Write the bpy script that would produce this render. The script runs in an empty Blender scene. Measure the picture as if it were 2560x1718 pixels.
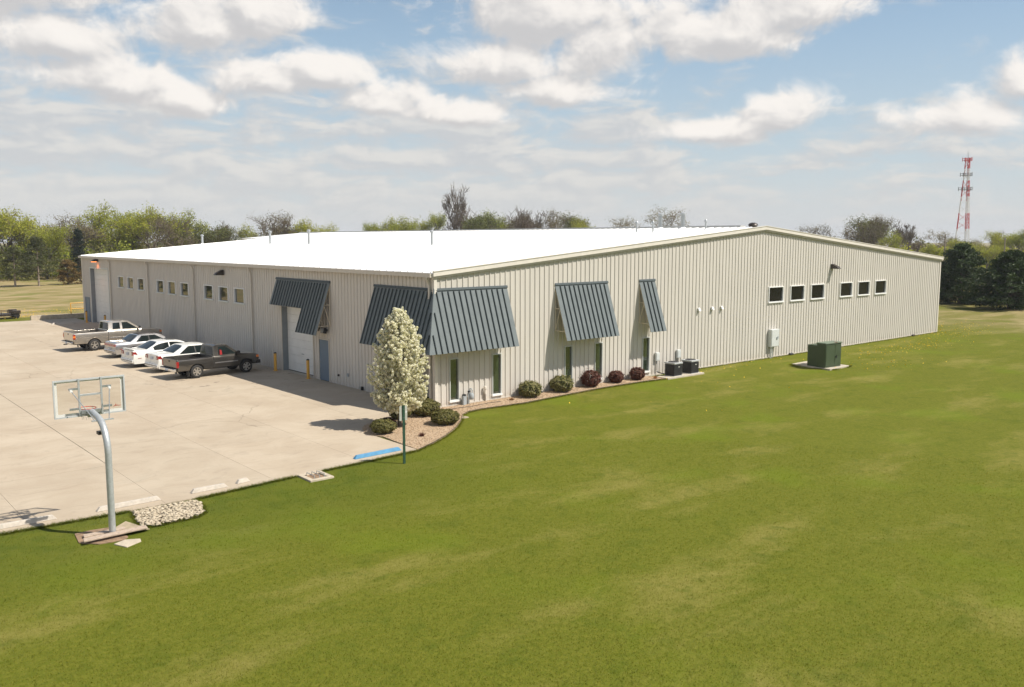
import bpy, bmesh, math, random
import numpy as np
from mathutils import Vector, Matrix
R = math.radians
SC = bpy.context.scene
COL = SC.collection

# ------------------------------------------------------------------ camera
cam = bpy.data.objects.new('camera', bpy.data.cameras.new('camera'))
COL.objects.link(cam)
cam.location = (-22.7305, -32.0286, 7.644)
cam.rotation_euler = (R(90 - 6.788), 0, -R(40.482))
cam.data.sensor_width = 36.0
cam.data.lens = 30.524
cam.data.clip_start = 0.1
cam.data.clip_end = 9000
SC.camera = cam

# ------------------------------------------------------------------ view
SC.view_settings.view_transform = 'Standard'
SC.view_settings.look = 'None'
SC.view_settings.gamma = 1
SC.view_settings.use_curve_mapping = False
SC.view_settings.exposure = 0.32

# ------------------------------------------------------------------ sun
SUNV = Vector((0.475, -0.607, 1.0)).normalized()
sun = bpy.data.objects.new('sun', bpy.data.lights.new('sun', 'SUN'))
COL.objects.link(sun)
sun.data.energy = 5.0
sun.data.angle = R(0.53)
sun.data.color = (1.0, 0.94, 0.85)
sun.rotation_euler = SUNV.to_track_quat('Z', 'Y').to_euler()

# ------------------------------------------------------------------ node helper
class NT:
    def __init__(s, tree):
        s.t = tree
    def n(s, kind, **kw):
        nd = s.t.nodes.new(kind)
        for k, v in kw.items():
            setattr(nd, k, v)
        return nd
    def put(s, sock, v):
        if v is None:
            return
        if isinstance(v, (int, float)):
            try:
                sock.default_value = v
            except TypeError:
                sock.default_value = (v, v, v)
        elif isinstance(v, tuple):
            if len(v) == 3 and sock.type == 'RGBA':
                v = v + (1,)
            sock.default_value = v
        else:
            s.t.links.new(v, sock)
    def m(s, op, a, b=None, c=None, clamp=False):
        nd = s.n('ShaderNodeMath', operation=op, use_clamp=clamp)
        for i, v in enumerate((a, b, c)):
            s.put(nd.inputs[i], v)
        return nd.outputs[0]
    def vm(s, op, a, b=None):
        nd = s.n('ShaderNodeVectorMath', operation=op)
        s.put(nd.inputs[0], a)
        s.put(nd.inputs[1], b)
        return nd.outputs[0]
    def ss(s, v, lo, hi, a=0.0, b=1.0):
        nd = s.n('ShaderNodeMapRange', interpolation_type='SMOOTHSTEP')
        for i, x in enumerate((v, lo, hi, a, b)):
            s.put(nd.inputs[i], x)
        return nd.outputs[0]
    def mix(s, f, a, b, bt='MIX'):
        nd = s.n('ShaderNodeMix', data_type='RGBA', blend_type=bt)
        s.put(nd.inputs[0], f)
        s.put(nd.inputs[6], a)
        s.put(nd.inputs[7], b)
        return nd.outputs[2]
    def noise(s, vec, scale, detail=4, rough=.55, dist=0.0, out='Fac', dim='3D'):
        nd = s.n('ShaderNodeTexNoise', noise_dimensions=dim)  # dim='2D' is cheaper
        s.put(nd.inputs['Vector'], vec)
        s.put(nd.inputs['Scale'], scale)
        s.put(nd.inputs['Detail'], detail)
        s.put(nd.inputs['Roughness'], rough)
        s.put(nd.inputs['Distortion'], dist)
        return nd.outputs[out]
    def xyz(s, v):
        nd = s.n('ShaderNodeSeparateXYZ')
        s.put(nd.inputs[0], v)
        return nd.outputs[0], nd.outputs[1], nd.outputs[2]
    def cxyz(s, x, y, z):
        nd = s.n('ShaderNodeCombineXYZ')
        for i, v in enumerate((x, y, z)):
            s.put(nd.inputs[i], v)
        return nd.outputs[0]

# ------------------------------------------------------------------ world: sky with cumulus
world = bpy.data.worlds.new('World')
SC.world = world
world.use_nodes = True
wt = world.node_tree
wt.nodes.clear()
N = NT(wt)
sky = N.n('ShaderNodeTexSky', sky_type='NISHITA')
sky.sun_disc = False
sky.sun_elevation = math.asin(SUNV.z)
sky.sun_rotation = math.atan2(SUNV.x, SUNV.y)
sky.altitude = 400
sky.air_density = 1.0
sky.dust_density = 0.8
sky.ozone_density = 1.3
tc = N.n('ShaderNodeTexCoord')
dx, dy, dz = N.xyz(N.vm('NORMALIZE', tc.outputs['Generated']))
az = N.m('ARCTAN2', dx, dy)
el = N.m('ARCSINE', dz)
# big cumulus: azimuth, elevation, half width, half height (radians)
CL = [(0.195, 0.240, .095, .050), (0.240, 0.196, .070, .034), (0.375, 0.214, .085, .050), (0.430, 0.232, .060, .050), (0.285, 0.158, .085, .034), (0.345, 0.146, .060, .026),
      (0.435, 0.168, .075, .032), (0.500, 0.178, .055, .036), (0.560, 0.150, .07, .026), (0.735, 0.240, .105, .060), (0.695, 0.192, .080, .040), (0.800, 0.200, .065, .056), (0.76, 0.162, .08, .024),
      (0.885, 0.224, .062, .046), (0.945, 0.216, .090, .036), (1.010, 0.236, .080, .040), (1.000, 0.134, .055, .032), (0.925, 0.118, .085, .022),
      (1.184, 0.124, .070, .032), (1.232, 0.146, .045, .032), (0.635, 0.140, .08, .022), (1.15, .256, .05, .02)]
def density(u, v, oct_):
    P = N.cxyz(u, N.m('MULTIPLY', v, 1.35), 0.0)
    wv = N.m('SUBTRACT', N.noise(P, 11.0, 1, .5, dim='2D'), .5)
    P2 = N.vm('ADD', P, N.cxyz(N.m('MULTIPLY', wv, .05), N.m('MULTIPLY', wv, -.04), 0.0))
    fb = N.m('SUBTRACT', N.noise(P2, 13.0, oct_, .60, dim='2D'), .5)
    fb = N.m('MULTIPLY', fb, N.m('MULTIPLY_ADD', N.m('ABSOLUTE', fb), -1.0, 2.0))
    best = None
    for a, e, rx, ry in CL:
        du = N.m('MULTIPLY_ADD', u, 1 / rx, -a / rx)
        dv = N.m('MULTIPLY_ADD', v, 1 / ry, -e / ry)
        dv = N.m('MAXIMUM', dv, N.m('MULTIPLY', dv, -1.6))
        d = N.m('MULTIPLY_ADD', du, du, N.m('MULTIPLY', dv, dv))
        best = d if best is None else N.m('SMOOTH_MIN', best, d, .10)
    # everywhere else: fair-weather cumulus of the same size from a slow noise
    far = N.m('SUBTRACT', N.noise(P, 3.4, 1, .5, dim='2D'), N.ss(N.m('ABSOLUTE', N.m('SUBTRACT', u, .72)), .56, .75, .9, .54))
    best = N.m('MAXIMUM', N.m('SUBTRACT', 1.13, N.m('SQRT', N.m('MAXIMUM', best, 0.0))), N.m('MULTIPLY', far, 5.0))
    return N.m('ADD', N.m('MAXIMUM', best, -1.2), fb)
D0 = density(az, el, 7)
D1 = density(N.m('ADD', az, .009), N.m('ADD', el, .014), 4)
mask = N.ss(D0, -.08, .56)
lit = N.ss(N.m('SUBTRACT', D0, D1), -.62, .82)
thick = N.ss(D0, .3, 1.2, 1.0, .90)
br = N.m('MULTIPLY', N.m('MULTIPLY_ADD', lit, .62, .38), thick)
ccol = N.mix(N.ss(br, .36, .92), (5.6, 5.5, 5.5), (9.0, 8.55, 8.05))
# flat streets of small cloud towards the horizon
Q = N.cxyz(N.m('MULTIPLY', az, 7.0), N.m('MULTIPLY', el, 22.0), 0.0)
st = N.noise(Q, 1.6, 6, .60, .25, dim='2D')
st2 = N.noise(N.vm('ADD', Q, (.06, .20, 0)), 1.6, 3, .60, .25, dim='2D')
cov = N.m('ADD', N.ss(el, .09, .20, .14, -.14), N.ss(az, .80, 1.0, .04, -.10))
smask = N.ss(N.m('ADD', N.m('SUBTRACT', st, .50), cov), -.10, .20)
slit = N.ss(N.m('SUBTRACT', st, st2), -.12, .20)
scol = N.mix(slit, (5.65, 5.65, 5.7), (7.2, 6.9, 6.5))
# pale haze towards the horizon
hz = N.ss(el, .0, .26, .95, .14)
skyc = N.mix(N.ss(el, .18, .40, .40, .0), sky.outputs[0], (3.6, 5.7, 7.5))
base = N.mix(hz, skyc, (5.4, 6.1, 6.4))
base = N.mix(N.m('MULTIPLY', smask, .82), base, scol)
final = N.mix(N.m('MULTIPLY', mask, N.ss(el, .5, .9, .96, .0)), base, ccol)
final = N.mix(N.ss(el, -.005, .10, .88, .0), final, (6.15, 6.2, 6.05))
bg = N.n('ShaderNodeBackground')
N.put(bg.inputs[0], final)
bg.inputs[1].default_value = 0.088
world.cycles.sampling_method = 'MANUAL'
world.cycles.sample_map_resolution = 512
out = N.n('ShaderNodeOutputWorld')
wt.links.new(bg.outputs[0], out.inputs[0])

# ------------------------------------------------------------------ materials
def new_mat(name):
    m = bpy.data.materials.new(name)
    m.use_nodes = True
    nt = m.node_tree
    nt.nodes.clear()
    n = NT(nt)
    b = n.n('ShaderNodeBsdfPrincipled')
    o = n.n('ShaderNodeOutputMaterial')
    nt.links.new(b.outputs[0], o.inputs[0])
    return m, n, b, o

def mat(name, col, rough=.5, metal=0.0, var=.06, scale=3.0, bump=0.0, bscale=40.0, ior=1.5, coat=0.0, dirt=0.0, dirtcol=(.12, .09, .06), spec=.5, emit=None, es=0.0, obj_rand=0.0):
    m, n, b, o = new_mat(name)
    pos = n.n('ShaderNodeNewGeometry').outputs['Position']
    c = tuple(col)
    v = n.noise(pos, scale, 5, .6)
    lo = tuple(x * (1 - var) for x in c)
    hi = tuple(min(1, x * (1 + var)) for x in c)
    cc = n.mix(n.ss(v, .3, .7), lo, hi)
    if obj_rand:
        rnd = n.n('ShaderNodeObjectInfo').outputs['Random']
        cc = n.mix(n.m('MULTIPLY', rnd, obj_rand), cc, tuple(x * .55 for x in c))
    if dirt:
        d = n.noise(pos, scale * 2.7, 6, .65, .6)
        cc = n.mix(n.m('MULTIPLY', n.ss(d, .52, .75), dirt), cc, dirtcol)
    n.put(b.inputs['Base Color'], cc)
    n.put(b.inputs['Roughness'], n.ss(v, .2, .8, max(.02, rough * .85), min(1, rough * 1.15)))
    b.inputs['Metallic'].default_value = metal
    b.inputs['IOR'].default_value = ior
    b.inputs['Specular IOR Level'].default_value = spec
    if coat:
        b.inputs['Coat Weight'].default_value = coat
        b.inputs['Coat Roughness'].default_value = .06
    if bump:
        bn = n.n('ShaderNodeBump')
        bn.inputs['Strength'].default_value = bump
        bn.inputs['Distance'].default_value = .02
        n.put(bn.inputs['Height'], n.noise(pos, bscale, 4, .6))
        n.put(b.inputs['Normal'], bn.outputs[0])
    if emit:
        b.inputs['Emission Color'].default_value = tuple(emit) + (1,)
        b.inputs['Emission Strength'].default_value = es
    return m

def leaf_mat(name, cols, trans=.35, rough=.6, tint=.55):
    m, n, b, o = new_mat(name)
    g = n.n('ShaderNodeNewGeometry')
    r = g.outputs['Random Per Island']
    ramp = n.n('ShaderNodeValToRGB')
    n.put(ramp.inputs[0], r)
    els = ramp.color_ramp.elements
    while len(els) < len(cols):
        els.new(.5)
    for i, c in enumerate(cols):
        els[i].position = i / (len(cols) - 1)
        els[i].color = tuple(c) + (1,)
    rnd = n.n('ShaderNodeObjectInfo').outputs['Random']
    cc = n.mix(tint, ramp.outputs[0], n.mix(rnd, (.55, .62, .55), (1.15, 1.05, .95)), 'MULTIPLY')
    n.put(b.inputs['Base Color'], cc)
    b.inputs['Roughness'].default_value = rough
    b.inputs['Specular IOR Level'].default_value = .25
    tr = n.n('ShaderNodeBsdfTranslucent')
    n.put(tr.inputs[0], cc)
    mx = n.n('ShaderNodeMixShader')
    mx.inputs[0].default_value = trans
    n.t.links.new(b.outputs[0], mx.inputs[1])
    n.t.links.new(tr.outputs[0], mx.inputs[2])
    n.t.links.new(mx.outputs[0], o.inputs[0])
    return m

def grass_color(n, pos):
    x, y, z = n.xyz(pos)
    w = n.noise(pos, .5, 3, .5, out='Color')
    p2 = n.vm('ADD', pos, n.vm('MULTIPLY', n.vm('SUBTRACT', w, (.5, .5, .5)), (1.6, 1.2, 0)))
    st = n.vm('MULTIPLY', p2, (.16, .42, 1))
    a = n.noise(st, 1.0, 5, .6)
    b = n.noise(p2, 1.3, 5, .62)
    c = n.noise(pos, 9.0, 4, .65)
    green = n.mix(n.ss(c, .32, .70), (.116, .130, .0140), (.164, .164, .023))
    dark = (.080, .104, .0115)
    tan = n.mix(n.ss(c, .3, .7), (.240, .205, .052), (.300, .250, .085))
    fine = n.noise(pos, 34.0, 3, .7)
    green = n.mix(n.ss(fine, .30, .72, .42, 0), green, (.070, .088, .0095))
    col = n.mix(n.ss(a, .48, .74, 0, .52), green, tan)
    col = n.mix(n.ss(b, .50, .72, 0, .60), col, dark)
    col = n.mix(n.ss(n.noise(p2, .23, 3, .5), .52, .72, 0, .45), col, (.125, .172, .011))
    # dry field beyond the yard and to the west
    f1 = n.ss(n.m('ADD', y, n.m('MULTIPLY', n.m('SUBTRACT', a, .5), 12)), 61, 70)
    f2 = n.ss(x, -27, -34)
    f3 = n.m('MULTIPLY', n.ss(n.m('ADD', x, n.m('MULTIPLY', b, 6)), 54, 68), .6)
    fld = n.m('MAXIMUM', n.m('MAXIMUM', f1, f2), f3)
    dry = n.mix(n.ss(a, .35, .68), (.200, .172, .060), (.375, .285, .160))
    dry = n.mix(n.ss(n.noise(pos, .13, 4, .55), .52, .66, 0, .75), dry, (.135, .150, .030))
    dry = n.mix(n.ss(n.noise(n.vm('MULTIPLY', pos, (1, .35, 1)), .09, 3, .55), .58, .68, 0, .5), dry, (.21, .145, .095))
    col = n.mix(fld, col, dry)
    lush = n.m('MULTIPLY', n.ss(y, -13.5, -7.0), n.ss(x, -2, -9))
    lush = n.m('MULTIPLY', lush, n.m('SUBTRACT', 1.0, fld))
    col = n.mix(n.m('MULTIPLY', lush, .72), col, n.mix(n.ss(b, .35, .7), (.060, .088, .0105), (.110, .122, .0155)))
    return col, c, b

def grass_mat():
    m, n, b, o = new_mat('lawn_turf')
    pos = n.n('ShaderNodeNewGeometry').outputs['Position']
    col, c, bb = grass_color(n, pos)
    n.put(b.inputs['Base Color'], col)
    b.inputs['Roughness'].default_value = .85
    b.inputs['Specular IOR Level'].default_value = .04
    bn = n.n('ShaderNodeBump')
    bn.inputs['Strength'].default_value = .55
    bn.inputs['Distance'].default_value = .05
    n.put(bn.inputs['Height'], n.m('ADD', n.noise(pos, 22, 4, .7), n.m('MULTIPLY', bb, .8)))
    n.put(b.inputs['Normal'], bn.outputs[0])
    return m

def blade_mat():
    m, n, b, o = new_mat('grass_blades')
    g = n.n('ShaderNodeNewGeometry')
    col, c, bb = grass_color(n, g.outputs['Position'])
    col = n.mix(1.0, col, n.mix(g.outputs['Random Per Island'], (1.2, 1.2, 1.15), (1.6, 1.52, 1.4)), 'MULTIPLY')
    n.put(b.inputs['Base Color'], col)
    b.inputs['Roughness'].default_value = .8
    b.inputs['Specular IOR Level'].default_value = .05
    tr = n.n('ShaderNodeBsdfTranslucent')
    n.put(tr.inputs[0], col)
    mx = n.n('ShaderNodeMixShader')
    mx.inputs[0].default_value = .5
    n.t.links.new(b.outputs[0], mx.inputs[1])
    n.t.links.new(tr.outputs[0], mx.inputs[2])
    n.t.links.new(mx.outputs[0], o.inputs[0])
    return m

def concrete_mat():
    m, n, b, o = new_mat('lot_concrete')
    pos = n.n('ShaderNodeNewGeometry').outputs['Position']
    rnd = n.n('ShaderNodeObjectInfo').outputs['Random']
    w = n.noise(pos, .45, 3, .5, out='Color')
    p2 = n.vm('ADD', pos, n.vm('MULTIPLY', n.vm('SUBTRACT', w, (.5, .5, .5)), (2.5, 2.5, 0)))
    a = n.noise(p2, .33, 5, .6)
    s = n.noise(n.vm('MULTIPLY', p2, (.10, .55, 1)), 1.6, 5, .62)
    f = n.noise(pos, 14, 4, .65)
    col = n.mix(n.ss(a, .34, .68), (.425, .345, .252), (.498, .418, .314))
    col = n.mix(n.ss(s, .52, .74, 0, .34), col, (.36, .275, .19))
    col = n.mix(n.ss(n.noise(p2, .8, 5, .62), .60, .74, 0, .35), col, (.345, .305, .235))
    col = n.mix(n.ss(n.noise(n.vm('MULTIPLY', pos, (.35, 1.7, 1)), 1.1, 5, .66, .5), .66, .74, 0, .35), col, (.25, .20, .15))
    col = n.mix(n.m('MULTIPLY', rnd, .16), col, (.29, .245, .18))
    col = n.mix(n.ss(f, .3, .75, 0, .14), col, (.26, .22, .16))
    # hairline cracks here and there, drip stains where cars stand
    vo = n.n('ShaderNodeTexVoronoi', feature='DISTANCE_TO_EDGE')
    n.put(vo.inputs['Vector'], p2)
    vo.inputs['Scale'].default_value = .16
    crack = n.m('MULTIPLY', n.ss(vo.outputs['Distance'], .0, .006, 1, 0), n.ss(n.noise(pos, .11, 2, .5), .52, .60))
    col = n.mix(n.m('MULTIPLY', crack, .55), col, (.17, .14, .10))
    px, py, pz = n.xyz(pos)
    stall = n.m('MULTIPLY', n.ss(px, -9.5, -6.5), n.ss(py, 8, 13))
    drip = n.m('MULTIPLY', n.ss(n.noise(n.vm('MULTIPLY', pos, (.8, .8, 1)), 1.4, 4, .6), .60, .70), n.m('MULTIPLY_ADD', stall, .55, .12))
    col = n.mix(drip, col, (.15, .125, .10))
    tyre = n.noise(n.vm('ADD', n.vm('MULTIPLY', p2, (.22, 1.9, 1)), (3.1, 0, 0)), .9, 3, .5)
    col = n.mix(n.m('MULTIPLY', n.ss(n.m('ABSOLUTE', n.m('SUBTRACT', tyre, .5)), .0, .016, 1, 0), .16), col, (.18, .15, .12))
    n.put(b.inputs['Base Color'], col)
    b.inputs['Roughness'].default_value = .8
    b.inputs['Specular IOR Level'].default_value = .25
    bn = n.n('ShaderNodeBump')
    bn.inputs['Strength'].default_value = .15
    bn.inputs['Distance'].default_value = .01
    n.put(bn.inputs['Height'], n.noise(pos, 60, 3, .7))
    n.put(b.inputs['Normal'], bn.outputs[0])
    return m

def wall_mat(name, col, axis):
    # painted sheet steel: slight oil-canning, rain streaks, splash dust at the foot
    m, n, b, o = new_mat(name)
    pos = n.n('ShaderNodeNewGeometry').outputs['Position']
    x, y, z = n.xyz(pos)
    u = x if axis == 'x' else y
    v = n.noise(n.vm('MULTIPLY', pos, (1, 1, .12)), 2.2, 5, .6)
    big = n.noise(pos, .35, 3, .5)
    c = n.mix(n.ss(v, .3, .72), tuple(k * .955 for k in col), tuple(k * 1.03 for k in col))
    c = n.mix(n.ss(big, .35, .7, 0, .10), c, tuple(k * .8 for k in col))
    dust = n.m('MULTIPLY', n.ss(z, .0, .55, 1, 0), n.ss(n.noise(pos, 3.0, 5, .6), .35, .7))
    c = n.mix(n.m('MULTIPLY', dust, .35), c, (.36, .29, .20))
    n.put(b.inputs['Base Color'], c)
    b.inputs['Roughness'].default_value = .46
    b.inputs['Specular IOR Level'].default_value = .35
    bn = n.n('ShaderNodeBump')
    bn.inputs['Strength'].default_value = .35
    bn.inputs['Distance'].default_value = .006
    oil = n.m('MULTIPLY', n.noise(n.vm('MULTIPLY', pos, (1, 1, .4)), 1.6, 2, .5), 1.2)
    n.put(bn.inputs['Height'], oil)
    n.put(b.inputs['Normal'], bn.outputs[0])
    return m

WALL = (.578, .542, .486)
M = {}
M['turf'] = grass_mat()
M['blade'] = blade_mat()
M['concrete'] = concrete_mat()
M['joint'] = mat('joint_dirt', (.10, .08, .055), .95, var=.3)
M['wall_x'] = wall_mat('gable_siding', WALL, 'x')
M['wall_y'] = wall_mat('eave_siding', WALL, 'y')
M['trim'] = mat('trim_paint', (.68, .635, .56), .4, var=.04)
M['trim2'] = mat('fascia_paint', (.56, .515, .445), .4, var=.04)
M['roof'] = mat('white_roof_steel', (.86, .85, .82), .42, var=.025, scale=.6)
M['galv'] = mat('galvanised', (.42, .44, .44), .38, .75, var=.10, scale=18)
M['galvlight'] = mat('galvanised_light', (.47, .49, .49), .42, .45, var=.08, scale=14)
M['ventcap'] = mat('ridge_vent_paint', (.40, .40, .38), .5, var=.06)
M['awn'] = mat('awning_steel', (.150, .172, .175), .50, .0, var=.06, scale=2.5, bump=.05, bscale=6, spec=.3)
M['awnrib'] = mat('awning_seam', (.075, .092, .096), .55, .0, var=.05, spec=.25)  # darker than the panels: shade on the seam sides put into the colour
M['awnunder'] = mat('awning_underside', (.50, .45, .37), .6, var=.06)
M['cream'] = mat('cream_tube', (.68, .60, .46), .45, var=.05)
M['white'] = mat('white_paint', (.80, .80, .78), .4, var=.04)
M['doorwhite'] = mat('overhead_door_paint', (.74, .73, .69), .5, var=.04, scale=2)
M['jamb'] = mat('grey_jamb', (.22, .245, .26), .5, var=.06)
M['bluedoor'] = mat('blue_grey_door', (.135, .185, .240), .45, var=.06, scale=2)
M['yellow'] = mat('safety_yellow', (.70, .37, .05), .5, var=.08, scale=8, dirt=.25)
M['black'] = mat('black_plastic', (.018, .018, .018), .5, var=.2)
M['bronze'] = mat('dark_bronze', (.045, .035, .028), .4, .2, var=.15)
M['glassdark'] = mat('window_glass_dark', (.006, .007, .007), .03, var=.2, scale=.8, ior=1.35, spec=.4)
M['glassmir'] = mat('window_glass_coated', (.030, .032, .028), .02, 0, var=.2, scale=.8, ior=2.6, spec=.5)
M['glassgreen'] = mat('window_glass_lawn_green', (.030, .042, .026), .03, var=.25, scale=1.2, ior=2.2, spec=.5)  # green of the reflected lawn put into the base colour
M['autoglass'] = mat('auto_glass', (.012, .018, .018), .04, var=.2, ior=1.5, spec=.4)
M['chrome'] = mat('chrome', (.75, .75, .75), .14, 1.0, var=.05)
M['alloy'] = mat('alloy_rim', (.60, .58, .54), .28, .85, var=.06)
M['rubber'] = mat('tyre_rubber', (.022, .021, .020), .75, var=.2, scale=14)
M['redlens'] = mat('red_lens', (.30, .012, .010), .12, var=.1, coat=.6)
M['amber'] = mat('amber_lens', (.85, .22, .03), .12, var=.1, coat=.6)
M['clearlens'] = mat('clear_lens', (.55, .55, .52), .1, .3, var=.1, coat=.6)
M['plate'] = mat('licence_plate', (.48, .52, .58), .4, var=.08)
M['p_pewter'] = mat('pewter_paint', (.56, .505, .43), .22, .75, var=.03, coat=.8)
M['p_grey'] = mat('grey_paint', (.115, .106, .094), .20, .75, var=.03, coat=.8)
M['p_silver'] = mat('silver_paint', (.46, .45, .45), .22, .75, var=.03, coat=.8)
M['p_white'] = mat('white_car_paint', (.80, .79, .74), .28, 0, var=.02, coat=.7)
M['hose'] = mat('hose', (.05, .04, .03), .7)
M['wheelstop'] = mat('precast_concrete', (.49, .44, .37), .85, var=.12, scale=9, dirt=.3)
M['bluestop'] = mat('blue_painted_stop', (.075, .25, .43), .6, var=.12, scale=7, dirt=.35, dirtcol=(.25, .38, .48))
M['rawconc'] = mat('old_concrete', (.47, .40, .30), .85, var=.14, scale=4, dirt=.35)
M['plank'] = mat('weathered_plank', (.42, .33, .25), .85, var=.18, scale=11, dirt=.35)
M['ply'] = mat('weathered_plywood', (.36, .29, .19), .85, var=.16, scale=7, dirt=.4)
M['dirt'] = mat('bare_dirt', (.25, .165, .10), .95, var=.25, scale=6, bump=.6, bscale=18)
M['chips'] = leaf_mat('gravel_chip', [(.46, .33, .21), (.34, .22, .13), (.55, .44, .31), (.40, .28, .18)], 0.0, .9, tint=0.0)
M['gravel'] = mat('bed_gravel', (.42, .305, .195), .95, var=.25, scale=22, bump=.9, bscale=26, dirt=.4, dirtcol=(.22, .13, .08))
M['stone'] = leaf_mat('white_river_stone', [(.42, .35, .25), (.50, .43, .32), (.34, .28, .20), (.46, .39, .28)], 0.0, .8, tint=0.0)
M['xfmr'] = mat('transformer_green', (.050, .074, .036), .5, var=.08, scale=3)
M['xfmrtop'] = mat('transformer_top', (.16, .20, .14), .5, var=.08)
M['signback'] = mat('bare_aluminium', (.50, .50, .45), .5, .3, var=.07, scale=8)
M['greenpost'] = mat('green_post_paint', (.018, .060, .035), .5, var=.15)
M['frame'] = mat('grey_frame_paint', (.46, .48, .48), .5, var=.06)
M['meter'] = mat('grey_meter', (.36, .39, .40), .5, var=.06)
M['box'] = mat('grey_enclosure', (.58, .60, .58), .45, .0, var=.05)
M['acgrey'] = mat('condenser_dark', (.035, .034, .034), .55, var=.2)
M['actop'] = mat('condenser_top', (.42, .43, .43), .5, var=.08)
M['padconc'] = mat('pad_concrete', (.44, .39, .31), .85, var=.1, scale=5)
M['bark'] = mat('bark', (.135, .105, .080), .9, var=.3, scale=2)
M['barkpale'] = mat('pale_bark', (.25, .205, .16), .9, var=.25, scale=2)
M['red'] = mat('tower_red', (.52, .045, .035), .6, var=.1)
M['towerwhite'] = mat('tower_white', (.74, .74, .73), .6, var=.06)
M['antenna'] = mat('antenna_grey', (.20, .20, .20), .6, var=.1)
M['pole'] = mat('utility_pole', (.26, .22, .18), .9, var=.2)
M['redseat'] = mat('red_upholstery', (.30, .02, .02), .8, spec=.2)
M['emblem'] = mat('red_print', (.45, .12, .09), .6)
M['orangeglow'] = mat('lit_lens', (.9, .3, .1), .4, emit=(1.0, .24, .05), es=5)
M['farhouse'] = mat('far_white_siding', (.66, .64, .60), .7)
M['farroof'] = mat('far_grey_roof', (.20, .18, .17), .8)
M['backboard'] = None

# clear acrylic for the backboard
m, n, b, o = new_mat('clear_acrylic')
b.inputs['Base Color'].default_value = (.97, .95, .92, 1)
b.inputs['Roughness'].default_value = .04
tr = n.n('ShaderNodeBsdfTransparent')
tr.inputs[0].default_value = (.985, .98, .97, 1)
mx = n.n('ShaderNodeMixShader')
mx.inputs[0].default_value = .045
gl = n.n('ShaderNodeBsdfGlossy')
gl.inputs['Roughness'].default_value = .05
n.t.links.new(tr.outputs[0], mx.inputs[1])
n.t.links.new(gl.outputs[0], mx.inputs[2])
n.t.links.new(mx.outputs[0], o.inputs[0])
M['backboard'] = m

M['lf_spring'] = leaf_mat('spring_leaves', [(0.210, 0.264, 0.025), (0.367, 0.402, 0.042), (0.451, 0.441, 0.062), (0.274, 0.304, 0.046)], .4)
M['lf_olive'] = leaf_mat('olive_leaves', [(0.096, 0.123, 0.028), (0.184, 0.196, 0.049), (0.236, 0.219, 0.079)], .35)
M['lf_half'] = leaf_mat('budding_twigs', [(0.149, 0.128, 0.061), (0.223, 0.203, 0.074), (0.182, 0.142, 0.095)], .3)
M['lf_pale'] = leaf_mat('pale_buds', [(0.264, 0.252, 0.120), (0.348, 0.312, 0.168), (0.240, 0.204, 0.132)], .35)
M['lf_pine'] = leaf_mat('pine_needles', [(.022, .044, .011), (.056, .088, .022), (.036, .058, .016)], .15)
M['lf_pine2'] = leaf_mat('thin_pine_needles', [(0.075, 0.093, 0.030), (0.128, 0.138, 0.045), (0.098, 0.090, 0.045)], .25)
M['lf_spruce'] = leaf_mat('spruce_needles', [(.010, .020, .012), (.020, .034, .018)], .1)
M['lf_juniper'] = leaf_mat('rusty_juniper', [(0.120, 0.087, 0.024), (0.225, 0.147, 0.038), (0.158, 0.093, 0.033)], .2)
M['lf_box'] = leaf_mat('boxwood_leaves', [(.065, .070, .018), (.150, .145, .038), (.210, .175, .060), (.095, .100, .026)], .25, tint=.15)
M['lf_holly'] = leaf_mat('holly_leaves', [(0.060, 0.075, 0.021), (0.203, 0.195, 0.068), (0.285, 0.247, 0.105), (0.075, 0.093, 0.027)], .25, tint=.15)
M['lf_barb'] = leaf_mat('barberry_leaves', [(.075, .026, .018), (.150, .052, .034), (.105, .038, .026), (.165, .085, .050)], .25, tint=.15)
M['lf_blossom'] = leaf_mat('pear_blossom', [(.90, .87, .72), (.92, .90, .80), (.80, .78, .54), (.90, .86, .70), (.58, .58, .26)], .5, tint=0.0)
M['lf_tuft'] = leaf_mat('dry_tuft', [(.34, .16, .07), (.45, .26, .12), (.28, .12, .06)], .3)
M['flower'] = mat('dandelion_yellow', (.80, .50, .02), .7)

# ------------------------------------------------------------------ mesh helpers
def link(o, parent=None):
    COL.objects.link(o)
    if parent is not None:
        o.parent = parent
    return o

def tag(o, label=None, cat=None, group=None, kind=None):
    if label:
        o['label'] = label
    if cat:
        o['category'] = cat
    if group:
        o['group'] = group
    if kind:
        o['kind'] = kind
    return o

def thing(name, label, cat, loc=(0, 0, 0), rz=0.0, group=None):
    o = bpy.data.objects.new(name, None)
    o.empty_display_size = .2
    link(o)
    o.location = loc
    o.rotation_euler = (0, 0, rz)
    return tag(o, label, cat, group)

def raw(name, v, f, m, parent=None, smooth=False, loc=None):
    me = bpy.data.meshes.new(name)
    me.from_pydata([tuple(p) for p in v], [], f)
    me.materials.append(m if not isinstance(m, str) else M[m])
    if smooth:
        me.polygons.foreach_set('use_smooth', [True] * len(me.polygons))
    me.update()
    o = link(bpy.data.objects.new(name, me), parent)
    if loc is not None:
        o.location = loc
    return o

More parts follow.
